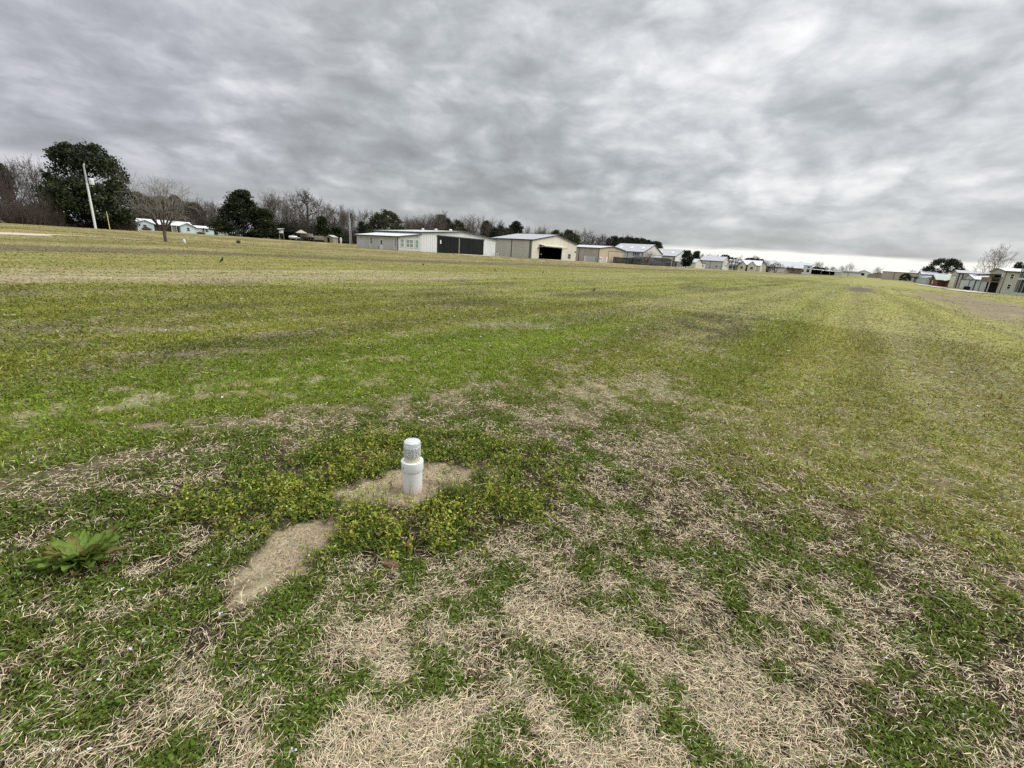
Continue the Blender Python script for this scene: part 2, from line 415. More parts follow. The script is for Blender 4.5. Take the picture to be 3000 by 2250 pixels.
# one polar sheet out to the horizon, fine where the turf is near
az = np.radians(np.concatenate([np.linspace(-180, -66, 24, endpoint=False), np.linspace(-66, 66, 520, endpoint=False), np.linspace(66, 180, 24, endpoint=False)]))
rad = np.concatenate([np.geomspace(0.25, 60, 430), np.geomspace(62, 6000, 110)])
AZ, RD = np.meshgrid(az, rad)
gx = (np.sin(AZ) * RD).ravel(); gy = (np.cos(AZ) * RD).ravel()
zz = gz(gx, gy)
zz = zz * (1 - sst(np.hypot(gx, gy), 900, 2500)) - 0.3 * sst(np.hypot(gx, gy), 900, 2500)
cv = cover(gx, gy); G, D = palette(cv)
gg = np.clip(cv['g'], 0, 1)
turf = D * (1 - gg[:, None]) + G * gg[:, None]
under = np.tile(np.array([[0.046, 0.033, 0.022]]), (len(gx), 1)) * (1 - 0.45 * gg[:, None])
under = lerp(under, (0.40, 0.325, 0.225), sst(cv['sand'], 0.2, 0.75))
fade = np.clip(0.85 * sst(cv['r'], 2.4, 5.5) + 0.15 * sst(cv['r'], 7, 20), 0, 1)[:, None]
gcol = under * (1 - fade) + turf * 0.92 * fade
na, nr = len(az), len(rad)
ii, jj = np.meshgrid(np.arange(nr - 1), np.arange(na), indexing='ij')
j2 = (jj + 1) % na
quads = np.stack([ii * na + jj, (ii + 1) * na + jj, (ii + 1) * na + j2, ii * na + j2], -1).reshape(-1, 4)[:, ::-1]
ctr = len(gx)
V = np.concatenate([np.stack([gx, gy, zz], 1), [[0, 0, 0]]])
tri = np.stack([np.full(na, ctr), np.arange(na), (np.arange(na) + 1) % na], 1)[:, ::-1]
gmat, t = newmat('turf_ground')
pos = t.n('ShaderNodeNewGeometry').outputs['Position']
attr = t.n('ShaderNodeAttribute', attribute_name='Col').outputs['Color']
na_ = t.noise(pos, 55.0, 5.0, 0.65)
nb_ = t.noise(pos, 6.5, 6.0, 0.65)
nc_ = t.noise(pos, 0.9, 6.0, 0.65)
dst = t.n('ShaderNodeVectorMath', {0: pos}, operation='LENGTH').outputs['Value']
fx = t.m('ADD', t.m('MULTIPLY', na_, 0.3), t.m('ADD', t.m('MULTIPLY', nb_, 0.4), t.m('MULTIPLY', nc_, 0.3)))
k = t.ss(fx, 0.32, 0.68, 0.62, 1.42)
gc = t.n('ShaderNodeVectorMath', {0: attr, 3: k}, operation='SCALE').outputs[0]
hue = t.mix(t.ss(t.noise(pos, 2.4, 5.0, 0.6), 0.35, 0.65), (0.92, 1.03, 0.88), (1.07, 0.98, 1.00))
gc = t.mix(1.0, gc, hue, 'MULTIPLY')
bmp = t.n('ShaderNodeBump', {'Strength': 0.6, 'Distance': 0.03, 'Height': t.m('ADD', na_, nb_)}).outputs[0]
bs = t.n('ShaderNodeBsdfPrincipled', {'Base Color': gc, 'Roughness': 0.95, 'Specular IOR Level': 0.1, 'Normal': bmp})
t.n('ShaderNodeOutputMaterial', {0: bs.outputs[0]})
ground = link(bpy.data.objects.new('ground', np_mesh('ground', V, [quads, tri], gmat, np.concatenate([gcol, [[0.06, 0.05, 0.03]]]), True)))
tag(ground, 'wide mown grass field with patchy green and straw turf', 'ground', kind='structure')

# ------------------------------------------------------------------ blades
def sample(n, r0, r1, p=2.0, half=80.0):
    """points in front of the photographer, thinning with distance as r^-p"""
    q = RNG.random(n)
    if abs(p - 2) < 1e-6: r = r0 * (r1 / r0) ** q
    else: e = 2 - p; r = (r0 ** e + q * (r1 ** e - r0 ** e)) ** (1 / e)
    a = np.radians(RNG.uniform(-half, half, n))
    return np.sin(a) * r, np.cos(a) * r
def blades(x, y, L, Wd, head, p0, p1, col, lift=None, roll=None):
    n = len(x); z = gz(x, y) + (0 if lift is None else lift)
    P = np.stack([x, y, z], 1)
    d = np.stack([np.cos(head), np.sin(head)], 1)
    h2 = head + RNG.normal(0, 0.28, n); d2 = np.stack([np.cos(h2), np.sin(h2)], 1)
    def stp(dd, pit, l): return np.concatenate([dd * (np.cos(pit) * l)[:, None], (np.sin(pit) * l)[:, None]], 1)
    M = P + stp(d, p0, L * 0.5); T = M + stp(d2, p1, L * 0.5)
    rl = RNG.uniform(-0.7, 0.7, n) if roll is None else roll
    sd = np.stack([-np.sin(head) * np.cos(rl), np.cos(head) * np.cos(rl), np.sin(rl)], 1) * (Wd * 0.5)[:, None]
    V = np.stack([P - sd * 0.8, P + sd * 0.8, M - sd, M + sd, T], 1).reshape(-1, 3)
    b = np.arange(n)[:, None] * 5
    return V, b + np.array([[0, 1, 3, 2]]), b + np.array([[2, 3, 4]]), np.repeat(col, 5, 0)
def merge(name, parts, mat):
    V = []; Q = []; T = []; C = []; o = 0
    for v, q, t_, c in parts:
        V.append(v); C.append(c)
        if q is not None: Q.append(q + o)
        if t_ is not None: T.append(t_ + o)
        o += len(v)
    fs = ([np.concatenate(Q)] if Q else []) + ([np.concatenate(T)] if T else [])
    return link(bpy.data.objects.new(name, np_mesh(name, np.concatenate(V), fs, mat, np.concatenate(C))))
def jit(col, lo, hi, hue=0.06):
    n = len(col)
    return col * RNG.uniform(lo, hi, n)[:, None] * (1 + RNG.normal(0, hue, (n, 3)))
blade_mat = colmat('dry_blade', 0.75, 0.12)
leaf_mat = colmat('green_blade', 0.7, 0.10, 0.30)

# dry thatch lying flat
x, y = sample(1040000, 0.6, 15.0, 2.1)
c = cover(x, y); G, D = palette(c)
keep = RNG.random(len(x)) < np.clip(1.0 - 0.78 * sst(c['g'], 0.25, 0.80), 0.20, 1) * (0.28 + 0.72 * sst(fbm(x * 8.0, y * 8.0, 57, 3), 0.30, 0.58)) * (1 - 0.95 * sst(c['sand'], 0.25, 0.85)) * (1 - 0.85 * sst(c['weed'], 0.3, 0.8)) * (1 - 0.65 * c['lush'])
x, y = x[keep], y[keep]; D = D[keep]; r = c['r'][keep]; n = len(x)
flow = 2.6 + 2.2 * (fbm(x * 1.1, y * 1.1, 5, 3) - 0.5) * 2
head = flow + RNG.normal(0, 0.95, n) + np.pi * (RNG.random(n) < 0.5)
sc = np.clip(r / 1.6, 1, None) ** 0.72
shaded_low = RNG.random(n) < 0.45
D2 = np.where(shaded_low[:, None], D * np.array([0.34, 0.29, 0.25]), D * 1.22)  # low blades coloured darker for the shade in the gaps, upper ones brighter
dry_parts = [blades(x, y, (0.013 + 0.038 * RNG.random(n) ** 1.6) * sc ** 0.5, RNG.uniform(0.0010, 0.0021, n) * sc, head, RNG.normal(0.10, 0.16, n), RNG.normal(-0.02, 0.30, n), jit(D2, 0.34, 1.32), lift=np.where(shaded_low, RNG.uniform(0.0, 0.012, n), RNG.uniform(0.004, 0.034, n)))]
# a few long pale stalks
m = 1500
x, y = sample(m, 0.8, 6.0, 2.0); c = cover(x, y); kk = (c['sand'] < 0.3) & (c['g'] < 0.7); x, y = x[kk], y[kk]; n = len(x)
dry_parts.append(blades(x, y, RNG.uniform(0.05, 0.11, n), RNG.uniform(0.0016, 0.003, n), RNG.uniform(0, 6.3, n), RNG.normal(0.20, 0.2, n), RNG.normal(-0.12, 0.2, n), jit(np.tile([[0.60, 0.50, 0.35]], (n, 1)), 0.8, 1.2), lift=RNG.uniform(0.008, 0.03, n)))
# seams of sand litter
x, y = sample(26000, 1.3, 3.4, 2.0, 32); c = cover(x, y); kk = c['sand'] > 0.35; x, y = x[kk], y[kk]; n = len(x)
dry_parts.append(blades(x, y, RNG.uniform(0.006, 0.03, n), RNG.uniform(0.0015, 0.003, n), RNG.uniform(0, 6.3, n), RNG.normal(0.05, 0.1, n), RNG.normal(0, 0.2, n), jit(np.tile([[0.30, 0.215, 0.13]], (n, 1)), 0.4, 1.6), lift=RNG.uniform(0, 0.004, n)))
for (cx, cy, a_, b_, ro_) in SAND:      # crumbs and pebbles on the sand
    n = 5200; p_ = RNG.normal(0, 0.6, (n, 2)); x = cx + p_[:, 0] * a_ * math.cos(ro_) - p_[:, 1] * b_ * math.sin(ro_); y = cy + p_[:, 0] * a_ * math.sin(ro_) + p_[:, 1] * b_ * math.cos(ro_)
    tone = RNG.choice(3, n, p=[0.5, 0.35, 0.15]); cc = np.array([[0.36, 0.29, 0.19], [0.22, 0.165, 0.10], [0.55, 0.48, 0.37]])[tone]
    dry_parts.append(blades(x, y, RNG.uniform(0.002, 0.009, n) * RNG.uniform(0.5, 1.3, n), RNG.uniform(0.002, 0.006, n), RNG.uniform(0, 6.3, n), RNG.uniform(0.2, 1.2, n), RNG.uniform(-1.2, 0.2, n), jit(cc, 0.7, 1.3), lift=np.full(n, -0.001)))
o = merge('dry_grass', dry_parts, blade_mat)
tag(o, 'flattened straw coloured dead grass matted over the near field', 'dry grass', kind='stuff')

# green blades and small leaves growing through it
parts = []
x, y = sample(520000, 0.6, 15.0, 2.0)
c = cover(x, y); G, D = palette(c)
pg = 0.06 + 0.88 * sst(c['g'], 0.26, 0.80)
keep = RNG.random(len(x)) < np.clip(pg + 0.04, 0, 1) * (1 - sst(c['sand'], 0.15, 0.75)) * (1 - 0.55 * c['purple'])
x, y, G, r, lu = x[keep], y[keep], G[keep], c['r'][keep], c['lush'][keep]; n = len(x)
sc = np.clip(r / 1.6, 1, None) ** 0.70
parts.append(blades(x, y, RNG.uniform(0.018, 0.05, n) * sc ** 0.5, RNG.uniform(0.0022, 0.0048, n) * sc, RNG.uniform(0, 6.3, n), RNG.normal(0.75, 0.35, n), RNG.normal(0.15, 0.5, n), jit(G, 0.5, 1.45, 0.10), lift=RNG.uniform(0, 0.008, n)))
def leaves(x, y, z, size, asp, col, tilt=0.5):
    """flat pointed leaflets: a bent diamond of two triangles"""
    n = len(x); h = RNG.uniform(0, 6.3, n); ti = RNG.normal(0.25, tilt, n)
    d = np.stack([np.cos(h) * np.cos(ti), np.sin(h) * np.cos(ti), np.sin(ti)], 1)
    s = np.stack([-np.sin(h), np.cos(h), RNG.normal(0, 0.35, n)], 1)
    P = np.stack([x, y, z], 1); L = size[:, None]
    V = np.stack([P, P + d * L * 0.5 + s * L * asp * 0.5, P + d * L, P + d * L * 0.5 - s * L * asp * 0.5], 1).reshape(-1, 3)
    return V, np.arange(n)[:, None] * 4 + np.array([[0, 1, 2, 3]]), None, np.repeat(col, 4, 0)
x, y = sample(43000, 0.6, 7.5, 2.0)
c = cover(x, y); G, D = palette(c)
pg = 0.95 * sst(c['g'] + 0.15 * (c['nC'] - 0.5), 0.38, 0.74)
keep = RNG.random(len(x)) < np.clip(pg, 0, 1) * (1 - sst(c['sand'], 0.05, 0.4)) * (1 - 0.6 * c['lush'])
x, y, G, r = x[keep], y[keep], G[keep], c['r'][keep]
k = 8
n = len(x) * k; sc = np.repeat(np.clip(r / 1.8, 1, None) ** 0.6, k)
xx = np.repeat(x, k) + RNG.normal(0, 0.020, n) * sc; yy = np.repeat(y, k) + RNG.normal(0, 0.020, n) * sc
tone = np.repeat(RNG.uniform(0.6, 1.35, len(x)), k)[:, None]
parts.append(leaves(xx, yy, gz(xx, yy) + RNG.uniform(0.006, 0.034, n), RNG.uniform(0.007, 0.017, n) * sc, RNG.uniform(0.45, 0.8, n)[:, None], jit(np.repeat(G, k, 0) * tone * np.array([[0.90, 1.02, 1.0]]), 0.65, 1.3, 0.08)))
o = merge('green_grass', parts, leaf_mat)
tag(o, 'short green grass and clover growing through the straw', 'grass', kind='stuff')

# mid and far turf: tufts that carry the colours of the field
x, y = sample(330000, 5.0, 120.0, 2.0, 62)
c = cover(x, y); G, D = palette(c); n = len(x)
isg = RNG.random(n) < c['g']
cc = np.where(isg[:, None], G, D)
bare = (c['gravel'] > 0.5) | (c['soil'] > 0.5) | (c['track'] > 0.5)
kk = ~(bare & (RNG.random(n) < 0.93)); x, y, cc, isg, r = x[kk], y[kk], cc[kk], isg[kk], c['r'][kk]; n = len(x)
sc = (r / 9.0) ** 0.70
parts = [blades(x, y, RNG.uniform(0.03, 0.075, n) * sc ** 0.25, RNG.uniform(0.009, 0.022, n) * sc, RNG.uniform(0, 6.3, n), np.where(isg, RNG.normal(0.45, 0.25, n), RNG.normal(0.25, 0.2, n)), RNG.normal(0.0, 0.3, n), jit(cc, 0.78, 1.32, 0.05))]
o = merge('field_turf', parts, leaf_mat)
tag(o, 'tufted turf of the open field towards the buildings', 'turf', kind='stuff')

# leafy weeds around the lamp: thin stems, small leaves, yellow-green tips
x, y = sample(9500, 1.3, 3.7, 1.0, 50)
c = cover(x, y)
keep = RNG.random(len(x)) < np.clip(c['weed'] * (0.28 + 0.85 * sst(c['nC'], 0.36, 0.62)), 0, 1)
x, y, r = x[keep], y[keep], c['r'][keep]
yel = sst(fbm(x * 2.2, y * 2.2, 131, 3), 0.42, 0.6); m = len(x)
H = RNG.uniform(0.04, 0.165, m) * (0.6 + 0.6 * fbm(x * 3, y * 3, 133, 2)) * (0.75 + 0.5 * yel)
lean = RNG.uniform(0, 6.3, m); la = RNG.uniform(0.0, 0.45, m)
parts = [blades(x, y, H * 1.02, np.full(m, 0.0022), lean, np.pi / 2 - la, np.pi / 2 - la * 1.3, jit(np.tile([[0.115, 0.120, 0.035]], (m, 1)), 0.5, 1.4))]
k = 11
n = m * k; f = RNG.random(n) ** 0.8
hh = np.repeat(H, k) * f; ox = np.repeat(np.cos(lean) * np.sin(la), k) * hh; oy = np.repeat(np.sin(lean) * np.sin(la), k) * hh
xx = np.repeat(x, k) + ox + RNG.normal(0, 0.010, n); yy = np.repeat(y, k) + oy + RNG.normal(0, 0.010, n)
lc = np.array([[0.130, 0.190, 0.034]]) * (1 - f[:, None]) + f[:, None] * (np.array([[0.27, 0.315, 0.045]]) * (1 - np.repeat(yel, k)[:, None]) + np.repeat(yel, k)[:, None] * np.array([[0.38, 0.40, 0.05]]))
brn = RNG.random(n) < 0.10; lc[brn] = [0.20, 0.125, 0.05]
parts.append(leaves(xx, yy, gz(xx, yy) + hh, RNG.uniform(0.010, 0.027, n), RNG.uniform(0.30, 0.55, n)[:, None], jit(lc, 0.55, 1.3, 0.08), 0.6))
n2 = int(m * 0.9); q = RNG.integers(0, m, n2)
parts.append(leaves(x[q] + np.cos(lean[q]) * np.sin(la[q]) * H[q] + RNG.normal(0, .004, n2), y[q] + np.sin(lean[q]) * np.sin(la[q]) * H[q] + RNG.normal(0, .004, n2), gz(x[q], y[q]) + H[q] * 1.02, RNG.uniform(0.005, 0.011, n2), np.full((n2, 1), 0.9), jit(np.tile([[0.66, 0.62, 0.22]], (n2, 1)), 0.75, 1.15, 0.05), 0.2))
# bare brown seed stalks
n3 = 70; a = RNG.uniform(-0.25, 0.25, n3)
xs = -0.50 + RNG.normal(0, 0.20, n3); ys = 2.12 + RNG.normal(0, 0.10, n3)
parts.append(blades(xs, ys, RNG.uniform(0.05, 0.13, n3), np.full(n3, 0.0022), RNG.uniform(0, 6.3, n3), np.full(n3, 1.45), np.full(n3, 1.35), jit(np.tile([[0.16, 0.10, 0.05]], (n3, 1)), 0.6, 1.5)))
o = merge('weeds', parts, leaf_mat)
tag(o, 'leafy yellow-tipped weeds ringing the bare sand by the lamp', 'weeds', kind='stuff')

# small white blossoms and pale flecks
x, y = sample(900, 1.0, 14.0, 1.6); c = cover(x, y)
kk = (c['sand'] < 0.3) & (RNG.random(len(x)) < np.where(c['r'] < 3, 0.14, 0.30) * (0.2 + 0.8 * sst(c['nB'], 0.45, 0.6)))
x, y = x[kk], y[kk]
for fx_, fy_ in ((265, 2213), (170, 2215), (425, 1902), (390, 1925), (295, 2013), (775, 2000), (650, 1818), (615, 1670), (752, 1597), (360, 1747), (2128, 940), (2217, 901), (2230, 906), (2270, 906), (2355, 914), (2452, 870)):
    P = gpt(fx_, fy_); x = np.append(x, P[0]); y = np.append(y, P[1])
k = 5; n = len(x) * k; r = np.repeat(np.hypot(x, y), k)
xx = np.repeat(x, k) + RNG.normal(0, 0.002, n); yy = np.repeat(y, k) + RNG.normal(0, 0.002, n)
o = merge('white_flowers', [leaves(xx, yy, gz(xx, yy) + 0.032, 0.0075 * np.clip(r / 2.0, 1, 5) ** 0.9, np.full((n, 1), 0.7), np.tile([[0.78, 0.78, 0.80]], (n, 1)), 0.2)], leaf_mat)
tag(o, 'tiny white blossoms scattered through the turf', 'flowers', kind='stuff')

# ------------------------------------------------------------------ buildings
YAW = math.pi / 2 - RUNWAY            # local x along the runway, local y away to its left
M = dict(
    white=paint('white_metal', (0.68, 0.70, 0.71), 0.5, 0.05), offwhite=paint('off_white_metal', (0.66, 0.64, 0.58), 0.55, 0.07),
    cream=paint('cream_metal', (0.66, 0.62, 0.52), 0.55, 0.08), tan=paint('tan_metal', (0.50, 0.40, 0.28), 0.6, 0.08), tandoor=paint('tan_door', (0.56, 0.44, 0.30), 0.55, 0.05),
    greige=paint('greige_siding', (0.50, 0.48, 0.42), 0.65, 0.10), lightgrey=paint('light_grey_metal', (0.52, 0.53, 0.53), 0.55, 0.07), bluegrey=paint('blue_grey_metal', (0.45, 0.49, 0.56), 0.5, 0.08),
    paleblue=paint('pale_blue_siding', (0.55, 0.66, 0.72), 0.6, 0.06), mauve=paint('mauve_siding', (0.42, 0.38, 0.34), 0.7, 0.12), red=paint('red_brick', (0.17, 0.055, 0.045), 0.85, 0.25, 3.0),
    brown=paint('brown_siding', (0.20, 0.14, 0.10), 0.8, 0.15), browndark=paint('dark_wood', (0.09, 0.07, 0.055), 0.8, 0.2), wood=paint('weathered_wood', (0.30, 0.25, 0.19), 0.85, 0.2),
    roof=paint('galvanised_roof', (0.42, 0.43, 0.44), 0.42, 0.09, 0.5), roofw=paint('white_roof', (0.74, 0.75, 0.76), 0.4, 0.05, 0.5), roofl=paint('pale_roof', (0.60, 0.61, 0.63), 0.4, 0.07, 0.5), roofg=paint('green_roof', (0.36, 0.42, 0.33), 0.5, 0.08), roofd=paint('dark_roof', (0.12, 0.115, 0.11), 0.8, 0.15),
    trim=paint('dark_trim', (0.035, 0.045, 0.055), 0.5, 0.1), black=paint('black_door', (0.016, 0.018, 0.016), 0.9, 0.25, spec=0.12), black2=paint('black_door_panel', (0.026, 0.028, 0.024), 0.6, 0.3), void=paint('interior_shade', (0.015, 0.015, 0.015), 0.95, 0.3, spec=0.05),  # the last one paints the shade inside bays and openings near-black
    frame=paint('window_frame', (0.72, 0.73, 0.73), 0.45, 0.03), glass=glassy('window_glass'), glassg=glassy('greenish_blinds', (0.20, 0.27, 0.22), 0.3), shutter=paint('dark_shutter', (0.03, 0.035, 0.04), 0.6, 0.1),
    concrete=paint('concrete', (0.52, 0.49, 0.43), 0.9, 0.12, 1.0, streak=False), steel=paint('galvanised_steel', (0.55, 0.56, 0.57), 0.35, 0.1, 2.0, 0.6), redpaint=paint('red_paint', (0.42, 0.03, 0.03), 0.3, 0.1), skylight=paint('skylight_panel', (0.78, 0.80, 0.80), 0.3, 0.04),
    darkmetal=paint('dark_metal', (0.05, 0.05, 0.05), 0.5, 0.2), rust=paint('rusty_steel', (0.16, 0.075, 0.045), 0.8, 0.3, 4.0), rubber=paint('rubber', (0.02, 0.02, 0.02), 0.8, 0.2))

class Bld:
    """a building whose parts are given in runway metres (u, v) and heights above its own base"""
    def __init__(s, name, u, v, base, label, cat, group=None, yaw=YAW, xy=None):
        X, Y = XY(u, v) if xy is None else xy
        s.u, s.v = u, v; s.root = empty(name, (X, Y, base), yaw, label, cat, group)
    def part(s, name, mb, mat, parent=None, label=None):
        o = mb.build(name, M[mat] if isinstance(mat, str) else mat, parent or s.root)
        if label: o['label'] = label
        return o
def slab(f, p, a0, a1, z0, z1, d0, d1):
    """box on a wall: f in 'y-','y+','x-','x+' is the way the wall faces, p its plane, a along it, d how far it stands out"""
    sgn = -1 if f[1] == '-' else 1
    if f[0] == 'y': return (a0, p + sgn * d0, z0), (a1, p + sgn * d1, z1)
    return (p + sgn * d0, a0, z0), (p + sgn * d1, a1, z1)
def window(b, f, p, a0, a1, z0, z1, glass='glass', frame='frame', cols=1, shutters=False, fr=0.09):
    a0, a1 = min(a0, a1), max(a0, a1)
    m = MB()
    for (q0, q1, y0, y1) in ((a0, a1, z0, z0 + fr), (a0, a1, z1 - fr, z1), (a0, a0 + fr, z0 + fr, z1 - fr), (a1 - fr, a1, z0 + fr, z1 - fr)): m.box(*slab(f, p, q0, q1, y0, y1, 0, 0.07))
    zm = (z0 + z1) / 2
    if z1 - z0 > 0.8: m.box(*slab(f, p, a0 + fr, a1 - fr, zm - 0.035, zm + 0.035, 0, 0.062))
    for k in range(1, cols):
        am = a0 + (a1 - a0) * k / cols; m.box(*slab(f, p, am - 0.05, am + 0.05, z0 + fr, z1 - fr, 0, 0.066))
    w_ = b.part('window', m, frame)
    b.part('pane', MB().box(*slab(f, p, a0 + fr * .5, a1 - fr * .5, z0 + fr * .5, z1 - fr * .5, 0, 0.03)), glass, w_)
    if shutters:
        for q in (a0 - 0.42, a1 + 0.06): b.part('shutter', MB().box(*slab(f, p, q, q + 0.36, z0 - 0.05, z1 + 0.05, 0, 0.05)), 'shutter')
    return w_
def door(b, f, p, a0, a1, z1, mat='frame', lite=False, z0=0.02, handle=True):
    a0, a1 = min(a0, a1), max(a0, a1)
    d = b.part('door', MB().box(*slab(f, p, a0, a1, z0, z1, 0, 0.06)), mat)
    if lite: b.part('pane', MB().box(*slab(f, p, a0 + 0.22, a1 - 0.22, z1 * 0.48, z1 - 0.2, 0.05, 0.075)), 'glass', d)
    if handle: b.part('handle', MB().box(*slab(f, p, a0 + 0.08, a0 + 0.14, 0.95, 1.05, 0.06, 0.12)), 'darkmetal', d)
    return d
def big_door(b, f, p, a0, a1, z1, mat, name='overhead_door', seams=5, trim='trim', proud=0.06):
    a0, a1 = min(a0, a1), max(a0, a1); m = MB()
    h = z1 / seams
    for k in range(seams): m.box(*slab(f, p, a0, a1, k * h + 0.015, (k + 1) * h - 0.015, 0, proud))
    m.box(*slab(f, p, a0, a1, 0.01, z1, 0, proud - 0.02))
    d = b.part(name, m, mat)
    t_ = MB().box(*slab(f, p, a0 - 0.12, a1 + 0.12, z1, z1 + 0.14, 0, 0.09))
    for q in (a0 - 0.12, a1): t_.box(*slab(f, p, q, q + 0.12, 0, z1, 0, 0.085))
    b.part('door_frame', t_, trim, d)
    return d
def gable(b, x0, x1, y0, y1, ze, zp, wall, roof, trim='trim', ridge='y', oh=0.3, hole=None, ribs=0.0, zr_e=None, name=('wall', 'roof'), tr=0.2, skirt=0.9):
    """closed shell with a gable roof; ridge along local y or x; hole=(a0,a1,z) opens the y- gable"""
    zb = -skirt
    m = MB(); th = 0.15
    if ridge == 'y':
        xm = (x0 + x1) / 2
        zr = lambda x: ze + (zp - ze) * (1 - abs(x - xm) / (xm - x0))
        def fr(yp, off):
            if hole and yp == y0:
                a, c, zd = hole
                m.prism([(x0, yp, zb), (a, yp, zb), (a, yp, zr(a)), (x0, yp, ze)], (0, off, 0))
                m.prism([(c, yp, zb), (x1, yp, zb), (x1, yp, ze), (c, yp, zr(c))], (0, off, 0))
                m.prism([(a, yp, zd), (c, yp, zd), (c, yp, zr(c)), (xm, yp, zp), (a, yp, zr(a))], (0, off, 0))
            else: m.prism([(x0, yp, zb), (x1, yp, zb), (x1, yp, ze), (xm, yp, zp), (x0, yp, ze)], (0, off, 0))
        fr(y0, th); fr(y1, -th)
        m.box((x0, y0 + th, zb), (x0 + th, y1 - th, ze)); m.box((x1 - th, y0 + th, zb), (x1, y1 - th, ze))
        if ribs:
            k = x0 + ribs / 2
            while k < x1:
                lo = 0.0
                if hole is None or not (hole[0] - 0.2 < k < hole[1] + 0.2): pass
                else: lo = hole[2]
                m.box((k, y0 - 0.035, max(lo, zb)), (k + 0.07, y0, zr(k) - 0.06)); k += ribs
        b.part(name[0], m, wall)
        sl_ = (zp - ze) / (xm - x0); r = MB()
        e0, e1 = y0 - oh, y1 + oh
        r.prism([(x0 - oh, e0, ze - oh * sl_), (xm, e0, zp), (xm, e1, zp), (x0 - oh, e1, ze - oh * sl_)], (0, 0, 0.12))
        r.prism([(xm, e0, zp), (x1 + oh, e0, ze - oh * sl_), (x1 + oh, e1, ze - oh * sl_), (xm, e1, zp)], (0, 0, 0.12))
        ro = b.part(name[1], r, roof)
        if trim:
            f = MB(); zl = ze - oh * sl_
            for yy in (e0 - 0.04, e1):
                f.prism([(x0 - oh, yy, zl - tr + .10), (xm, yy, zp - tr + .10), (xm, yy, zp + 0.10), (x0 - oh, yy, zl + 0.10)], (0, 0.04, 0))
                f.prism([(xm, yy, zp - tr + .10), (x1 + oh, yy, zl - tr + .10), (x1 + oh, yy, zl + 0.10), (xm, yy, zp + 0.10)], (0, 0.04, 0))
            f.box((x0 - oh - 0.05, e0, zl - tr + .09), (x0 - oh, e1, zl + 0.10)); f.box((x1 + oh, e0, zl - tr + .09), (x1 + oh + 0.05, e1, zl + 0.10))
            b.part('fascia', f, trim, ro)
    else:
        ym = (y0 + y1) / 2
        for xp, off in ((x0, th), (x1, -th)): m.prism([(xp, y0, zb), (xp, y1, zb), (xp, y1, ze), (xp, ym, zp), (xp, y0, ze)], (off, 0, 0))
        m.box((x0 + th, y0, zb), (x1 - th, y0 + th, ze)); m.box((x0 + th, y1 - th, zb), (x1 - th, y1, ze))
        b.part(name[0], m, wall)
        sl_ = (zp - ze) / (ym - y0); r = MB(); e0, e1 = x0 - oh, x1 + oh
        r.prism([(e0, y0 - oh, ze - oh * sl_), (e1, y0 - oh, ze - oh * sl_), (e1, ym, zp), (e0, ym, zp)], (0, 0, 0.12))
        r.prism([(e0, ym, zp), (e1, ym, zp), (e1, y1 + oh, ze - oh * sl_), (e0, y1 + oh, ze - oh * sl_)], (0, 0, 0.12))
        ro = b.part(name[1], r, roof)
        if trim:
            f = MB(); zl = ze - oh * sl_
            for xx in (e0 - 0.04, e1):
                f.prism([(xx, y0 - oh, zl - tr + .10), (xx, ym, zp - tr + .10), (xx, ym, zp + 0.10), (xx, y0 - oh, zl + 0.10)], (0.04, 0, 0))
                f.prism([(xx, ym, zp - tr + .10), (xx, y1 + oh, zl - tr + .10), (xx, y1 + oh, zl + 0.10), (xx, ym, zp + 0.10)], (0.04, 0, 0))
            f.box((e0, y0 - oh - 0.05, zl - tr + .09), (e1, y0 - oh, zl + 0.10)); f.box((e0, y1 + oh, zl - tr + .09), (e1, y1 + oh + 0.05, zl + 0.10))
            b.part('fascia', f, trim, ro)
    return ro

# ---- white hangar with an attached house
b = Bld('white_hangar', 67.6, 76, 0.5, 'long white ribbed metal hangar with black sliding doors and a low attached house', 'hangar')
gable(b, 0, 25.2, 0, 16, 4.0, 5.02, 'white', 'roofl', ribs=0.62, tr=0.26)
dm = MB(); n = 8
for k in range(8):
    a0 = 4.75 + k * 15.75 / 8
    dm.box((a0 + 0.03, -0.10 if k % 2 else -0.14, 0.05), (a0 + 15.75 / 8 - 0.03, -0.04, 3.55))
dd = b.part('sliding_door', dm, 'black')
b.part('door_edge', MB().box((11.5, -0.2, 0.05), (11.75, -0.14, 3.45)), 'wood', dd)
b.part('notice', MB().box((5.5, -0.19, 2.0), (5.85, -0.14, 2.75)), 'frame', dd)
b.part('door_track', MB().box((4.6, -0.2, 3.56), (20.7, -0.036, 3.76)), 'trim')
for yy in (3.7, 8.7, 13.4):
    b.part('roof_vent', MB().lathe([(0.2, 4.9), (0.2, 5.12), (0.34, 5.18), (0.37, 5.36), (0.28, 5.5), (0.0, 5.55)], 14, (12.6, yy, 0)), 'roofw')
h = MB()   # lean-to house against the left wall of the hangar
h.prism([(-6.1, 0, -0.8), (0, 0, -0.8), (0, 0, 3.52), (-6.1, 0, 2.72)], (0, 0.15, 0)); h.prism([(-6.1, 14, -0.8), (0, 14, -0.8), (0, 14, 3.52), (-6.1, 14, 2.72)], (0, -0.15, 0)); h.box((-6.1, 0.15, -0.8), (-5.95, 13.85, 2.72))
b.part('house_wall', h, 'lightgrey')
hr = b.part('house_roof', MB().prism([(-6.5, -0.35, 2.70), (0, -0.35, 3.56), (0, 14.4, 3.56), (-6.5, 14.4, 2.70)], (0, 0, 0.12)), 'roofw')
f = MB().box((-6.55, -0.35, 2.58), (-6.5, 14.4, 2.82)); f.prism([(-6.5, -0.40, 2.60), (0, -0.40, 3.46), (0, -0.40, 3.68), (-6.5, -0.40, 2.82)], (0, 0.05, 0))
b.part('fascia', f, 'trim', hr)
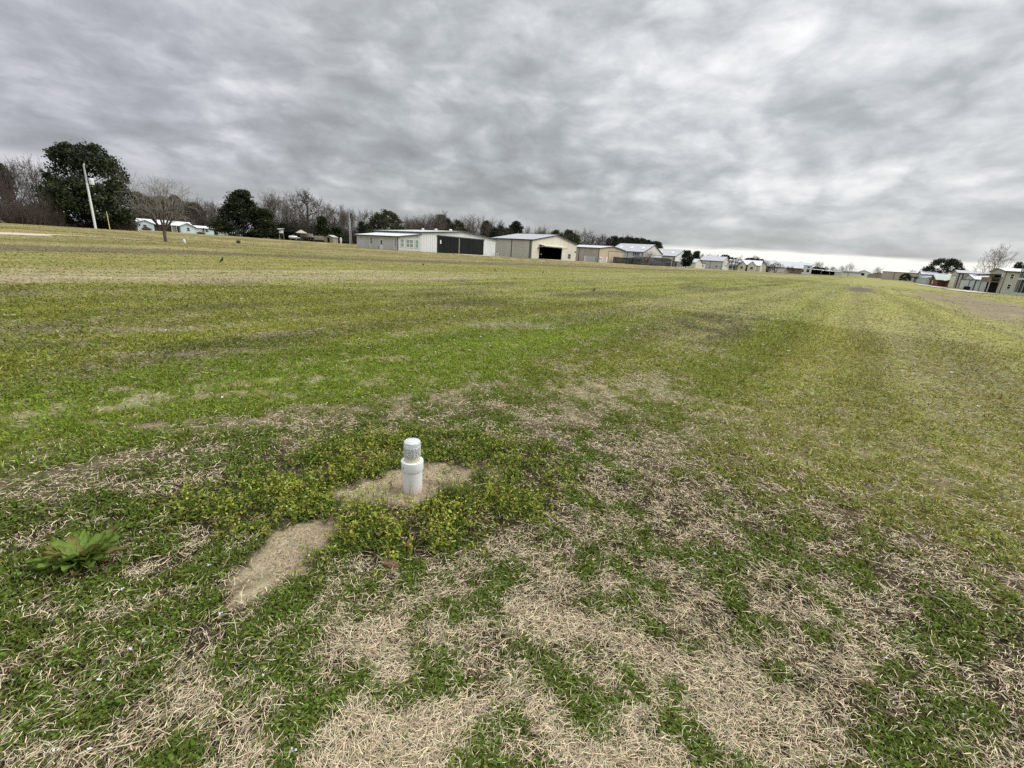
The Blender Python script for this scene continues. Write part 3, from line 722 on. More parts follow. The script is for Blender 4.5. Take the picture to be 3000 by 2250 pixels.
b.part('corner_trim', MB().box((-6.14, -0.04, 0), (-6.02, 0.1, 2.7)), 'trim')
window(b, 'y-', 0, -5.45, -4.55, 0.7, 2.4, 'glassg'); window(b, 'y-', 0, -4.05, -2.1, 0.7, 2.4, 'glassg', cols=2); window(b, 'y-', 0, -1.6, -0.65, 0.7, 2.4, 'glassg')
window(b, 'x-', -6.1, 11.85, 12.9, 2.08, 2.42); window(b, 'x-', -6.1, 8.4, 9.1, 1.1, 2.4); window(b, 'x-', -6.1, 0.3, 1.0, 0.7, 2.4, 'glassg')
door(b, 'x-', -6.1, 4.75, 5.75, 2.1, 'frame', True)
b.part('wall_lamp', MB().box((-0.95, -0.16, 2.95), (-0.65, 0, 3.12)), 'frame')
b.part('meter_box', MB().box((-6.25, 6.3, 0.35), (-6.1, 6.6, 0.75)), 'steel')

# ---- cream hangar with an open bifold door
b = Bld('cream_hangar', 109.4, 76, 0.3, 'cream gabled hangar with its folding door raised over a dark bay', 'hangar')
ro = gable(b, 0, 25.6, 0, 15, 5.2, 7.25, 'cream', 'roof', hole=(3.6, 16.6, 4.05), tr=0.3)
m = MB().box((-0.03, 0.0, 0.02), (0.0, 15, 5.1))
b.part('shaded_side', m, 'greige')  # side shade put into the colour: a darker skin over the cream wall
for yy in (0.35, 0.75, 7.3): b.part('downspout', MB().box((-0.16, yy, 0.05), (-0.03, yy + 0.16, 5.1)), 'trim')
b.part('floor', MB().box((0.2, 0.2, 0.0), (25.4, 14.8, 0.03)), 'concrete')
b.part('shade_lining', MB().box((0.2, 14.3, 0.03), (25.4, 14.6, 5.2)).box((0.3, 0.6, 0.03), (0.5, 14.2, 5.1)).box((25.1, 0.6, 0.03), (25.3, 14.2, 5.1)), 'void')  # near-black panels added for the shade inside the bay
dr = MB().prism([(3.6, -0.02, 4.1), (16.6, -0.02, 4.1), (16.6, -2.0, 3.75), (3.6, -2.0, 3.75)], (0, 0, 0.12)); dr.prism([(3.6, -0.02, 3.55), (16.6, -0.02, 3.55), (16.6, -2.0, 3.70), (3.6, -2.0, 3.70)], (0, 0, 0.06))
dr = b.part('bifold_door', dr, 'cream')
for q in (16.55, 3.65): b.part('door_strut', MB().bar((q, -0.05, 3.0), (q, -1.9, 3.7), 0.05), 'trim', dr)
b.part('door_frame', MB().box((3.45, -0.05, 0), (3.6, 0, 4.05)), 'frame')
b.part('door_frame', MB().box((16.6, -0.05, 0), (16.75, 0, 4.05)), 'frame')
window(b, 'y-', 0, 20.5, 22.2, 0.55, 2.05, 'glass', 'greige')
b.part('wall_lamp', MB().box((2.9, -0.3, 2.9), (3.2, 0, 3.2)), 'darkmetal')
b.part('wall_lamp', MB().box((24.7, -0.3, 2.6), (25.0, 0, 3.0)), 'darkmetal')

# ---- tan hangar
b = Bld('tan_hangar', 151.9, 76, 0.1, 'tan metal hangar with a pale overhead door on its gable end', 'hangar')
gable(b, 0, 21.6, 0, 14, 5.05, 6.1, 'tan', 'roofl', tr=0.28)
big_door(b, 'y-', 0, 7.8, 21.1, 4.25, 'tandoor')
door(b, 'y-', 0, 6.0, 7.1, 2.05, 'frame')
b.part('panel', MB().box(*slab('y-', 0, 0.9, 3.6, 0.05, 2.0, 0, 0.04)), 'lightgrey')
b.part('shaded_side', MB().box((-0.03, 0, 0.02), (0, 14, 4.95)), 'mauve')  # shaded side coloured darker than the tan front
door(b, 'x-', -0.03, 5.0, 5.9, 2.05, 'frame')
b.part('roller_door', MB().box(*slab('x-', -0.03, 1.4, 4.9, 0.02, 2.0, 0, 0.05)), 'lightgrey')
b.part('downspout', MB().box((-0.16, 8.2, 0), (-0.03, 8.34, 4.9)), 'trim')
b.part('downspout', MB().box((-0.16, 0.1, 0), (-0.03, 0.24, 4.9)), 'trim')
b.part('air_conditioner', MB().box((-0.55, 10.4, 1.3), (-0.03, 11.3, 2.0)), 'darkmetal')

# ---- grey two storey hangar house
b = Bld('hangar_house', 193.6, 76, -0.05, 'two storey grey hangar house with dark shuttered windows and skylights in its roof', 'house')
ro = gable(b, 0, 23.6, 0, 16, 5.45, 9.0, 'lightgrey', 'roof', tr=0.32)
for yy in (2.2, 7.6, 12.8): b.part('skylight', MB().prism([(4.6, yy, 6.96), (7.2, yy, 7.75), (7.2, yy + 0.9, 7.75), (4.6, yy + 0.9, 6.96)], (-.03, 0, 0.09)), 'skylight', ro)
window(b, 'x-', 0, 2.1, 4.2, 3.7, 5.05, 'glass', cols=2, shutters=True); window(b, 'x-', 0, 4.3, 5.5, 0.7, 2.05, 'glass', shutters=True)
big_door(b, 'y-', 0, 8.0, 22.5, 4.6, 'white')
b.part('gable_cladding', MB().prism([(0.03, -0.03, 0), (23.57, -0.03, 0), (23.57, -0.03, 5.4), (11.8, -0.03, 8.85), (0.03, -0.03, 5.4)], (0, 0.028, 0)), 'offwhite')
b.part('downspout', MB().box((-0.13, 0.2, 0), (0, 0.38, 5.3)), 'trim')
b.part('downspout', MB().box((-0.13, 7.0, 0), (0, 7.18, 5.3)), 'trim')
pr = b.part('porch_roof', MB().prism([(0, 0.5, 2.75), (-2.6, 0.5, 2.3), (-2.6, 4.6, 2.3), (0, 4.6, 2.75)], (0, 0, 0.1)), 'roofl')

# ---- the hangar beyond it
b = Bld('grey_hangar', 237.0, 76, -0.15, 'grey hangar with a tall pale gable behind the screened pool cage', 'hangar')
ro = gable(b, 0, 24.6, 0, 14, 5.25, 8.85, 'lightgrey', 'roof', tr=0.32)
b.part('gable_cladding', MB().prism([(0.03, -0.03, 0), (24.57, -0.03, 0), (24.57, -0.03, 5.2), (12.3, -0.03, 8.7), (0.03, -0.03, 5.2)], (0, 0.028, 0)), 'white')
big_door(b, 'y-', 0, 7.8, 22.0, 4.5, 'white', proud=0.08)
for yy in (3.0, 9.5): b.part('skylight', MB().prism([(5.0, yy, 6.80), (7.4, yy, 7.50), (7.4, yy + 1.2, 7.50), (5.0, yy + 1.2, 6.80)], (-.03, 0, 0.09)), 'skylight', ro)
b.part('downspout', MB().box((-0.13, 0.3, 0), (0, 0.7, 5.1)), 'trim')
b.part('downspout', MB().box((-0.13, 1.2, 0), (0, 1.45, 5.1)), 'trim')

# ---- pool cage of dark screening
scr, t = newmat('dark_screen')
pz = t.n('ShaderNodeTexCoord').outputs['Object']
tp = t.n('ShaderNodeBsdfTransparent', {'Color': (1, 1, 1, 1)}); df = t.n('ShaderNodeBsdfPrincipled', {'Base Color': (0.018, 0.019, 0.02, 1), 'Roughness': 0.8})
t.n('ShaderNodeOutputMaterial', {0: t.n('ShaderNodeMixShader', {0: t.ss(t.noise(pz, 0.5, 3.0), 0.2, 0.8, 0.5, 0.72), 1: tp.outputs[0], 2: df.outputs[0]}).outputs[0]})
b = Bld('pool_cage', 161.0, 66.5, 0.05, 'black screened pool enclosure with an arched middle bay', 'screen enclosure')
prof = [(0, 2.35), (9, 2.2), (15.5, 2.15), (18.2, 2.75), (21.5, 3.15), (37, 3.2), (41, 2.9), (45, 2.35), (58.5, 2.15)]
fr = MB(); sc_ = MB(); D_ = 8.0
def ph(x):
    for (x0, z0), (x1, z1) in zip(prof, prof[1:]):
        if x0 <= x <= x1: return z0 + (z1 - z0) * (x - x0) / (x1 - x0)
    return prof[-1][1]
k = 0.0
while k <= 58.5:
    fr.box((k - 0.06, -0.06, -0.4), (k + 0.06, 0.06, ph(k))); fr.box((k - 0.05, D_ - 0.05, -0.4), (k + 0.05, D_ + 0.05, ph(k))); fr.box((k - 0.05, 0.06, ph(k) - 0.1), (k + 0.05, D_ - .05, ph(k))); k += 1.95
for (x0, z0), (x1, z1) in zip(prof, prof[1:]):
    for yy in (-0.05, D_ - 0.05): fr.prism([(x0, yy, z0 - 0.02), (x1, yy, z1 - 0.02), (x1, yy, z1 + 0.16), (x0, yy, z0 + 0.16)], (0, 0.1, 0))
    sc_.add([(x0, 0, -0.3), (x1, 0, -0.3), (x1, 0, z1), (x0, 0, z0)], [(0, 1, 2, 3)]); sc_.add([(x0, D_, -0.3), (x1, D_, -0.3), (x1, D_, z1), (x0, D_, z0)], [(0, 1, 2, 3)])
    sc_.add([(x0, 0, z0 + .02), (x1, 0, z1 + .02), (x1, D_, z1 + .02), (x0, D_, z0 + .02)], [(0, 1, 2, 3)])
sc_.add([(0, 0, -0.3), (0, D_, -0.3), (0, D_, 2.3), (0, 0, 2.3)], [(0, 1, 2, 3)])
fr.box((0, -0.05, 0.75), (58.5, 0.05, 0.86))
b.part('frame', fr, 'darkmetal'); b.part('screen', sc_, scr)
for (q0, q1, q2) in ((0.05, 7.5, 2.2), (17.2, 21, 0.9), (36, 46, 1.6), (48, 51, 2.0)): b.part('solid_panel', MB().box((q0, 0.3, -0.3), (q1, 0.4, q2)), 'black')
b.part('patio', MB().box((-1, -0.8, -0.2), (59, D_ + 6, 0.02)), 'concrete')

# ---- small cream double door shed and the long grey barn
b = Bld('double_door_shed', 274.6, 76, -0.48, 'small shed with tall cream double doors and a bluish roof', 'shed')
gable(b, 0, 13.6, 0, 8, 3.25, 5.3, 'cream', 'bluegrey', tr=0.2)
for q in (1.2, 6.9): door(b, 'y-', 0, q, q + 5.5, 3.1, 'cream')
b = Bld('lean_to_shed', 288.6, 77, -0.45, 'low flat grey shed with one dark window between the double door shed and the barn', 'shed')
b.part('wall', MB().box((0, 0, -0.6), (11.8, 8, 3.15)), 'lightgrey'); b.part('roof', MB().box((-0.2, -0.25, 3.15), (12.1, 8.2, 3.33)), 'trim')
window(b, 'y-', 0, 5.0, 6.8, 1.2, 2.3, 'glass', 'trim')
b = Bld('grey_barn', 338.8, 76, -0.42, 'grey metal barn with white gable and small dark square windows', 'barn')
ro = gable(b, 0, 20.5, 0, 15.5, 5.45, 8.6, 'lightgrey', 'roof', tr=0.34)
b.part('gable_cladding', MB().prism([(0.03, -0.03, 0), (20.47, -0.03, 0), (20.47, -0.03, 5.4), (10.25, -0.03, 8.5), (0.03, -0.03, 5.4)], (0, 0.028, 0)), 'cream')
big_door(b, 'y-', 0, 1.6, 16.5, 4.4, 'white')
window(b, 'x-', 0, 3.1, 3.9, 1.3, 2.2, 'glass', 'trim'); window(b, 'x-', 0, 11.4, 12.1, 1.3, 2.2, 'glass', 'trim')
b.part('downspout', MB().box((-0.16, 0.1, 0), (0, 0.35, 5.3)), 'trim')
b.part('downspout', MB().box((-0.16, 7.8, 0), (0, 8.0, 5.3)), 'trim')
for yy in (3.5, 9.5): b.part('skylight', MB().prism([(4.0, yy, 6.78), (6.0, yy, 7.4), (6.0, yy + 0.8, 7.4), (4.0, yy + 0.8, 6.78)], (-.03, 0, 0.1)), 'bluegrey', ro)

# ---- far houses and barns turned towards the field: placed by bearing and distance
def facing(name, xc, yb, d, label, cat, group=None, turn=0.0):
    P = at(xc, yb, d); a = math.atan2(P[0], P[1])
    base = max(P[2], -1.2)
    bb = Bld(name, 0, 0, base, label, cat, group, yaw=-a + turn, xy=(P[0], P[1])); bb.s = mpp(P); return bb
b = facing('porch_house', 2178, 792, 375, 'white roofed house with two front gables behind a bare dark tree', 'house', turn=-0.15); s = b.s
gable(b, -12, 10, 4, 14, 4.0, 7.4, 'cream', 'roofw', ridge='x', tr=0.2)
for q in (-1.6, 4.9):
    gable(b, q - 2.6, q + 2.6, 0, 4, 4.2, 6.6, 'cream', 'roofw', name=('gable_wall', 'gable_roof'), tr=0.3)
window(b, 'y-', 0, -2.6, -0.6, 1.0, 2.8); window(b, 'y-', 0, 4.0, 5.9, 1.0, 2.8)
b.part('porch', MB().box((1.0, 3.4, 0), (2.3, 3.98, 3.4)), 'void'); b.part('porch_wall', MB().box((-12.0, 1.0, 3.0), (-4.4, 4, 3.2)).box((-11.9, 1.2, -0.5), (-11.6, 1.5, 3.0)).box((-8.0, 1.2, -0.5), (-7.7, 1.5, 3.0)), 'frame')
window(b, 'y-', 4, -10.9, -6.5, 0.9, 2.5, 'glass', cols=2)
b = facing('cream_barn', 2222, 795, 400, 'cream gabled barn with a grey roof beside the dark thicket', 'barn', turn=0.55)
gable(b, -3.4, 5.6, 0, 13, 4.6, 7.6, 'cream', 'roof', tr=0.3)
big_door(b, 'y-', 0, -1.2, 4.4, 4.0, 'cream', trim='tan'); b.part('shaded_side', MB().box((-3.43, 0, 0), (-3.4, 13, 4.5)), 'greige')  # left side coloured darker as the shaded face
b = facing('long_house', 2294, 799, 420, 'long low house with pale garage doors and a big light roof behind a bare tree', 'house', turn=0.12)
gable(b, -13.5, 12.5, 0, 11, 4.4, 8.6, 'mauve', 'roofl', ridge='x', tr=0.25, oh=0.6)
for q in (-11.8, -4.2): big_door(b, 'y-', 0, q, q + 6.6, 3.3, 'offwhite', trim='brown')
b.part('brick_bay', MB().box((4.5, -0.06, 0), (12.4, 0, 4.1)), 'brown'); window(b, 'y-', -0.06, 6.5, 8.0, 1.2, 2.8)
b = facing('white_house', 2350, 800, 450, 'tall white house with a pale blue roof past the long low house', 'house', turn=0.2)
gable(b, -4, 6.2, 0, 9, 6.3, 8.2, 'white', 'bluegrey', ridge='x', tr=0.2)
window(b, 'y-', 0, -1.2, 0.9, 0.9, 3.0); window(b, 'y-', 0, 2.6, 4.8, 0.9, 3.4); window(b, 'y-', 0, 2.6, 4.6, 4.2, 5.4)
b.part('porch', MB().box((-6.8, -1.5, 3.3), (-4, 4, 3.5)).box((-6.7, -1.4, -.5), (-6.4, -1.1, 3.3)).box((-6.8, 2, -0.5), (-4, 4, 3.3)), 'tan')
b = facing('open_carport', 2422, 802, 470, 'long low open shed with a pale flat roof', 'shed', turn=0.15)
b.part('roof', MB().prism([(-13, -2, 2.9), (10.5, -2, 1.9), (10.5, 8, 2.2), (-13, 8, 3.2)], (0, 0, 0.35)), 'roofw')
b.part('wall', MB().box((-13, 7.6, -1), (10, 7.9, 2.1)), 'void')
b.part('end_wall', MB().box((5.2, -1.6, -1), (10.2, -1.3, 1.9)), 'lightgrey')
for q in (-12.6, -4.5, 1.5): b.part('post', MB().box((q, -1.8, -1), (q + 0.3, -1.5, 2.1)), 'wood')
b = facing('low_white_building', 2482, 805, 520, 'very low white building with a dark roof line under the bare trees', 'building')
gable(b, -10.5, 10, 0, 7, 2.2, 3.2, 'white', 'roofd', ridge='x', tr=0.2)
b = facing('far_gabled_house', 2527, 807, 600, 'small far white house with a shallow gable at the end of the runway', 'house')
gable(b, -6, 6.5, 0, 9, 2.8, 5.2, 'white', 'roof', tr=0.3); b.part('garage_opening', MB().box((-1.6, -0.06, 0), (1.3, 0, 2.4)), 'void')  # opening is a dark sheet painted for the shade inside the garage
b.part('side_wing', MB().box((6.5, 1, -1), (15, 6, 2.3)), 'white')
b = facing('far_roof_house', 2500 + 316 / 4.424, 812, 560, 'far low house with a dark humped roof beside a bare tree', 'house')
gable(b, -8, 7.5, 0, 8, 1.6, 4.6, 'wood', 'roofd', tr=0.3)
b = facing('brown_barn', 2614, 817, 430, 'long brownish metal building with pale roof edge right of the runway end', 'building', turn=-0.12)
gable(b, -6.5, 8, 0, 10, 5.0, 6.0, 'mauve', 'roofw', ridge='x', tr=0.1); gable(b, 8.05, 14.5, 0.5, 9, 5.0, 5.6, 'mauve', 'roofl', ridge='x', tr=0.1, name=('annex_wall', 'annex_roof'))
b.part('downspout', MB().box((0.4, -0.12, 0), (0.6, 0, 5)), 'trim')

# ---- right hand row
b = Bld('blue_white_house', 300, -26, -0.35, 'pale blue white house with a steep gable and small flat annex', 'house')
gable(b, 20, 40, -9, 0, 4.4, 6.2, 'bluegrey', 'roofl', tr=0.3)
window(b, 'y+', 0, 30, 33, 3.2, 4.5); door(b, 'y+', 0, 24, 27, 2.3, 'frame')
b.part('annex', MB().box((-13, -7, -.6), (19.9, 0.6, 2.7)), 'bluegrey'); b.part('annex_roof', MB().prism([(-13.4, 1.0, 2.7), (19.95, 1.0, 2.7), (19.95, -7.2, 3.9), (-13.4, -7.2, 3.9)], (0, 0, 0.15)), 'roofw')
b.part('porch', MB().box((40.1, -2.2, 2.4), (56, 2.2, 3.0)).box((40.1, -2, -.6), (54, 0, 2.4)), 'darkmetal')
b = Bld('brick_house', 226, -26.2, -0.62, 'low dark red brick house under a pale green roof', 'house')
gable(b, 0, 55, -12, 0, 2.35, 4.6, 'red', 'roofg', ridge='x', tr=0.16, oh=1.0)
gable(b, 6, 26, -6, 2.2, 2.30, 4.0, 'red', 'roofg', name=('wing_wall', 'wing_roof'), tr=0.16, oh=0.8)
window(b, 'y+', 2.2, 19.5, 22.5, 0.7, 1.9, 'frame'); door(b, 'y+', 0, 44, 47, 2.1, 'void')
b = Bld('tall_tan_hangar', 209.6, -26, -0.65, 'tall greige hangar with a narrow door behind the light blue shed', 'hangar')
gable(b, 0, 13.4, -22, 0, 4.85, 5.75, 'greige', 'roof', tr=0.22)
big_door(b, 'y+', 0, 0.8, 12.2, 3.8, 'cream'); b.part('downspout', MB().box((-0.2, -0.5, 0), (0, -0.2, 4.7)), 'trim')
b.part('downspout', MB().box((-0.2, -1.4, 0), (0, -1.1, 4.7)), 'trim')
b = Bld('light_blue_shed', 178, -26, -0.68, 'light blue metal shed with a large sliding door under a white roof', 'shed')
gable(b, 0, 22, -10, 0, 2.95, 4.25, 'bluegrey', 'roofw', tr=0.16)
b.part('sliding_door', MB().box((11.0, 0, 0.1), (21.0, 0.1, 2.75)), 'lightgrey'); b.part('sliding_door', MB().box((7.6, 0.1, 0.1), (11.3, 0.2, 2.75)), 'bluegrey'); b.part('door_track', MB().box((3.5, 0, 2.76), (21.3, 0.24, 2.95)), 'trim')
b.part('corner_trim', MB().box((-0.05, -0.2, 0), (0.15, 0.05, 2.9)), 'trim')
for q in (0.6, 4.6): b.part('drum', MB().lathe([(0.42, 0), (0.42, 0.95), (0.0, 0.97)], 12, (q, 0.9, 0.0)), 'black')

b = Bld('two_storey_house', 147.9, -26, -0.62, 'two storey greige metal house with a carport awning and white framed windows', 'house')
gable(b, 0, 15.6, -9, 0, 4.9, 5.65, 'greige', 'roofw', tr=0.22)
window(b, 'x-', 0, -1.45, -0.75, 3.3, 4.4, fr=0.1); window(b, 'x-', 0, -1.5, -0.8, 1.1, 2.2, fr=0.1)
aw = b.part('awning', MB().prism([(2.0, 0, 4.25), (17.5, 0, 3.9), (17.5, 2.6, 3.7), (2.0, 2.6, 4.1)], (0, 0, 0.12)), 'wood')
b.part('balcony', MB().box((3.0, 0.05, 2.45), (13.5, 1.6, 2.6)).box((3.0, 1.5, 2.6), (13.5, 1.56, 3.5)), 'wood')
b.part('carport_opening', MB().box((3.4, 0, 0.05), (15.0, 0.05, 2.4)), 'void'); b.part('upper_opening', MB().box((2.6, 0, 3.6), (9.0, 0.04, 4.0)), 'void')  # flat near-black sheets painted for the shade in the openings
for q in (13.0, 3.2): b.part('post', MB().bar((q, 1.5, -0.3), (q, 1.5, 2.5), 0.12), 'greige')
b.part('corner_trim', MB().box((-0.05, -0.1, 0), (0.12, 0.05, 4.8)), 'brown')
b.part('utility_box', MB().box((0.9, 0, 3.6), (1.9, 0.25, 4.5)), 'frame')
b.part('skirting_panel', MB().box((-0.06, -2.2, 0.0), (0, -0.15, 0.95)), 'lightgrey')
b = Bld('screened_porch', 128.6, -26, -0.5, 'tall black screened porch at the corner of the two storey house', 'screen enclosure')
m = MB()
for q in (0.0, 2.6, 5.2, 7.8): m.box((q, -0.06, -0.3), (q + 0.12, 0.06, 5.9))
m.box((0.12, -0.055, 3.05), (7.8, 0.055, 3.4)); m.box((0.12, -0.055, -0.3), (7.8, 0.055, 0.55))
for q in (-2.4, -4.8): m.box((-0.0, q, -0.3), (0.12, q + 0.12, 5.9))
m.box((0, -4.7, 3.05), (0.1, -0.06, 3.4)); m.box((0, -4.7, -0.3), (0.1, -0.06, 0.55)); m.box((-0.2, -5, 5.9), (8.2, 0.25, 6.05))
b.part('frame', m, 'lightgrey'); b.part('screen', MB().add([(0.05, 0, 0), (7.9, 0, 0), (7.9, 0, 5.9), (0.05, 0, 5.9)], [(0, 1, 2, 3)]).add([(0.05, 0, 0), (0.05, -4.8, 0), (0.05, -4.8, 5.9), (0.05, 0, 5.9)], [(0, 1, 2, 3)]), scr); b.part('back_wall', MB().box((7.2, -4.8, -.3), (7.4, -0.2, 5.8)).box((0.3, -4.7, -.3), (7.1, -4.5, 5.8)), 'black')

# ---- pale blue ranch house far left
P0, P1 = XY(51.0, 208.9), XY(77.5, 208.0)
yw = math.atan2(P1[1] - P0[1], P1[0] - P0[0])
b = Bld('ranch_house', 0, 0, 1.25, 'pale blue ranch house with a long white metal roof and two front gables', 'house', yaw=yw, xy=P0)
Lh = math.hypot(P1[0] - P0[0], P1[1] - P0[1]); k = Lh / 250.0
def hx(px): return (px - 384) * k
gable(b, hx(384), hx(566), 2, 10, 2.55, 4.0, 'paleblue', 'roofw', ridge='x', tr=0.14, oh=0.5)
gable(b, hx(400), hx(448), 0, 4, 2.5, 3.55, 'paleblue', 'roofw', tr=0.16, oh=0.4, name=('gable_wall', 'gable_roof'))
gable(b, hx(524), hx(568), 0, 4, 2.5, 3.55, 'paleblue', 'roofw', tr=0.16, oh=0.4, name=('gable_wall', 'gable_roof'))
gable(b, hx(569), hx(633), 1.2, 8, 2.2, 3.0, 'paleblue', 'roofw', ridge='x', tr=0.14, oh=0.4, name=('wing_wall', 'wing_roof'))
window(b, 'y-', 0, hx(417), hx(428), 0.9, 2.1); window(b, 'y-', 0, hx(543), hx(552), 0.7, 2.1); window(b, 'y-', 1.2, hx(594), hx(603), 0.8, 2.0); window(b, 'y-', 1.2, hx(604), hx(613), 0.8, 2.0)
b.part('porch_shade_panel', MB().box((hx(449), 1.9, 0.05), (hx(523), 1.985, 2.3)), 'browndark')  # dark panel put in for the shade under the porch roof
for q in (472, 498, 512): b.part('porch_post', MB().box((hx(q), 0.1, -0.4), (hx(q) + 0.16, 0.26, 2.45)), 'frame')
b.part('porch_roof', MB().prism([(hx(448.5), -0.1, 2.4), (hx(523.5), -0.1, 2.4), (hx(523.5), 2.0, 2.75), (hx(448.5), 2.0, 2.75)], (0, 0, 0.1)), 'roofw')
door(b, 'y-', 1.9, hx(505), hx(505) + 1.0, 2.1, 'frame')

# ------------------------------------------------------------------ trees
bark_mat = colmat('bark', 0.9, 0.15)
leafy_mat = colmat('evergreen_leaf', 0.65, 0.25, 0.10)
def tubes(segs, sides, col_fn):
    """segs (n,8): p0 p1 r0 r1 -> tapered tubes in one go"""
    A = np.asarray(segs, float); p0, p1, r0, r1 = A[:, :3], A[:, 3:6], A[:, 6], A[:, 7]
    d = p1 - p0; d /= np.maximum(np.linalg.norm(d, axis=1, keepdims=True), 1e-9)
    t = np.where(np.abs(d[:, 2:3]) < 0.9, [[0, 0, 1.0]], [[1.0, 0, 0]])
    e = np.cross(d, t); e /= np.linalg.norm(e, axis=1, keepdims=True); g = np.cross(d, e)
    an = 2 * np.pi * np.arange(sides) / sides
    ring = e[:, None, :] * np.cos(an)[None, :, None] + g[:, None, :] * np.sin(an)[None, :, None]
    V = np.concatenate([p0[:, None] + ring * r0[:, None, None], p1[:, None] + ring * r1[:, None, None]], 1).reshape(-1, 3)
    k = np.arange(sides); q = np.stack([k, (k + 1) % sides, sides + (k + 1) % sides, sides + k], 1)
    Fq = (np.arange(len(A))[:, None, None] * 2 * sides + q[None]).reshape(-1, 4)
    return V, Fq, np.repeat(col_fn(A), 2 * sides, 0)
def bare_tree(seed, H=15.0, spread=1.0, r0=0.28, stems=1, up=0.5, fork=0.25, twig=0.016, dens=1.0, droop=0.0, tone=(0.155, 0.130, 0.112), levels=5, ttone=None, bole=0.0):
    """leafless tree: heavy limbs in one mesh, fine branches and twigs in the other"""
    rg = random.Random(seed); big = []; fine = []
    def rv(): return Vector((rg.gauss(0, 1), rg.gauss(0, 1), rg.gauss(0, 1))).normalized()
    def grow(p, d, L, r, lev):
        nseg = 5 if lev == 0 else (4 if lev < 3 else 2)
        taper = 0.55 if lev < 2 else 0.42
        pts = [p]; q = p.copy(); dd = d.copy()
        for i in range(nseg):
            bias = Vector((0, 0, up if lev < 3 else up * 0.6 - droop))
            dd = (dd + rv() * (0.10 if lev == 0 else 0.22) + bias * (0.16 if lev else 0.05)).normalized()
            nq = q + dd * (L / nseg)
            ra = r * (1 - (1 - taper) * i / nseg); rb = r * (1 - (1 - taper) * (i + 1) / nseg)
            (big if ra > 0.045 else fine).append((*q, *nq, max(ra, twig), max(rb, twig)))
            q = nq; pts.append(q.copy())
        if lev >= levels: return
        nch = [7, 6, 5, 5, 4][min(lev, 4)]
        nch = max(2, int(round(nch * dens + rg.uniform(-0.6, 0.6))))
        base_ang = rg.uniform(0, 6.28)
        for k in range(nch):
            f = (fork + (1 - fork) * (k + rg.uniform(0.2, 0.9)) / nch) if lev == 0 else (0.22 + 0.78 * (k + rg.random()) / nch)
            f = min(f, 0.999); x = f * nseg; i = int(x); c = pts[i].lerp(pts[i + 1], x - i)
            ax = (pts[i + 1] - pts[i]).normalized()
            side = ax.cross(Vector((math.cos(base_ang + k * 2.4), math.sin(base_ang + k * 2.4), 0.25))).normalized()
            ang = math.radians(rg.uniform(28, 58) * spread) if lev == 0 else math.radians(rg.uniform(25, 60))
            nd = (ax * math.cos(ang) + side * math.sin(ang)).normalized()
            ln = L * (rg.uniform(0.50, 0.74) if lev else rg.uniform(0.55, 0.85) * (1.10 - 0.5 * f)); rr = r * (1 - 0.5 * f) * rg.uniform(0.42, 0.62)
            grow(c, nd, ln, rr, lev + 1)
    for s_ in range(stems):
        d = Vector((0, 0, 1))
        if stems > 1:
            a = 6.28 * s_ / stems + rg.uniform(-.4, .4); q = spread * rg.choice((0.35, 0.75, 1.1)); d = Vector((math.cos(a) * q, math.sin(a) * q, 1)).normalized()
            if bole and s_ == 0: big.append((0, 0, -0.4, 0.03, 0.02, bole * 0.6, r0 * 2.1, r0 * 1.9)); big.append((0.03, 0.02, bole * 0.6, 0, 0, bole + 0.1, r0 * 1.9, r0 * 2.2))
        grow(Vector((0, 0, -0.4 if not bole else bole)), d, H * (0.62 if stems == 1 else 0.58), r0, 0 if stems == 1 else 1)
    tn = np.array(tone); tt = np.array(ttone or tone)
    def cf(A):
        n = len(A); g = np.random.default_rng(seed).uniform(0.7, 1.3, (n, 1)); return np.tile(tn, (n, 1)) * g
    def cf2(A):
        n = len(A); g = np.random.default_rng(seed + 1).uniform(0.7, 1.35, (n, 1)); return np.tile(tt, (n, 1)) * g
    A = np.array(big + fine); top = A[:, 5].max(); wid = np.percentile(np.abs(A[:, 3:5]), 98)
    return ('bare', big, fine, cf, cf2, top, wid)
def mk_bare(name, spec):
    _, big, fine, cf, cf2, top, wid = spec
    V, Q, C = tubes(big, 6, cf); a = np_mesh(name + '_trunk', V, [Q], bark_mat, C, True)
    V, Q, C = tubes(fine, 3, cf2); b_ = np_mesh(name + '_crown', V, [Q], bark_mat, C)
    return a, b_, top, wid
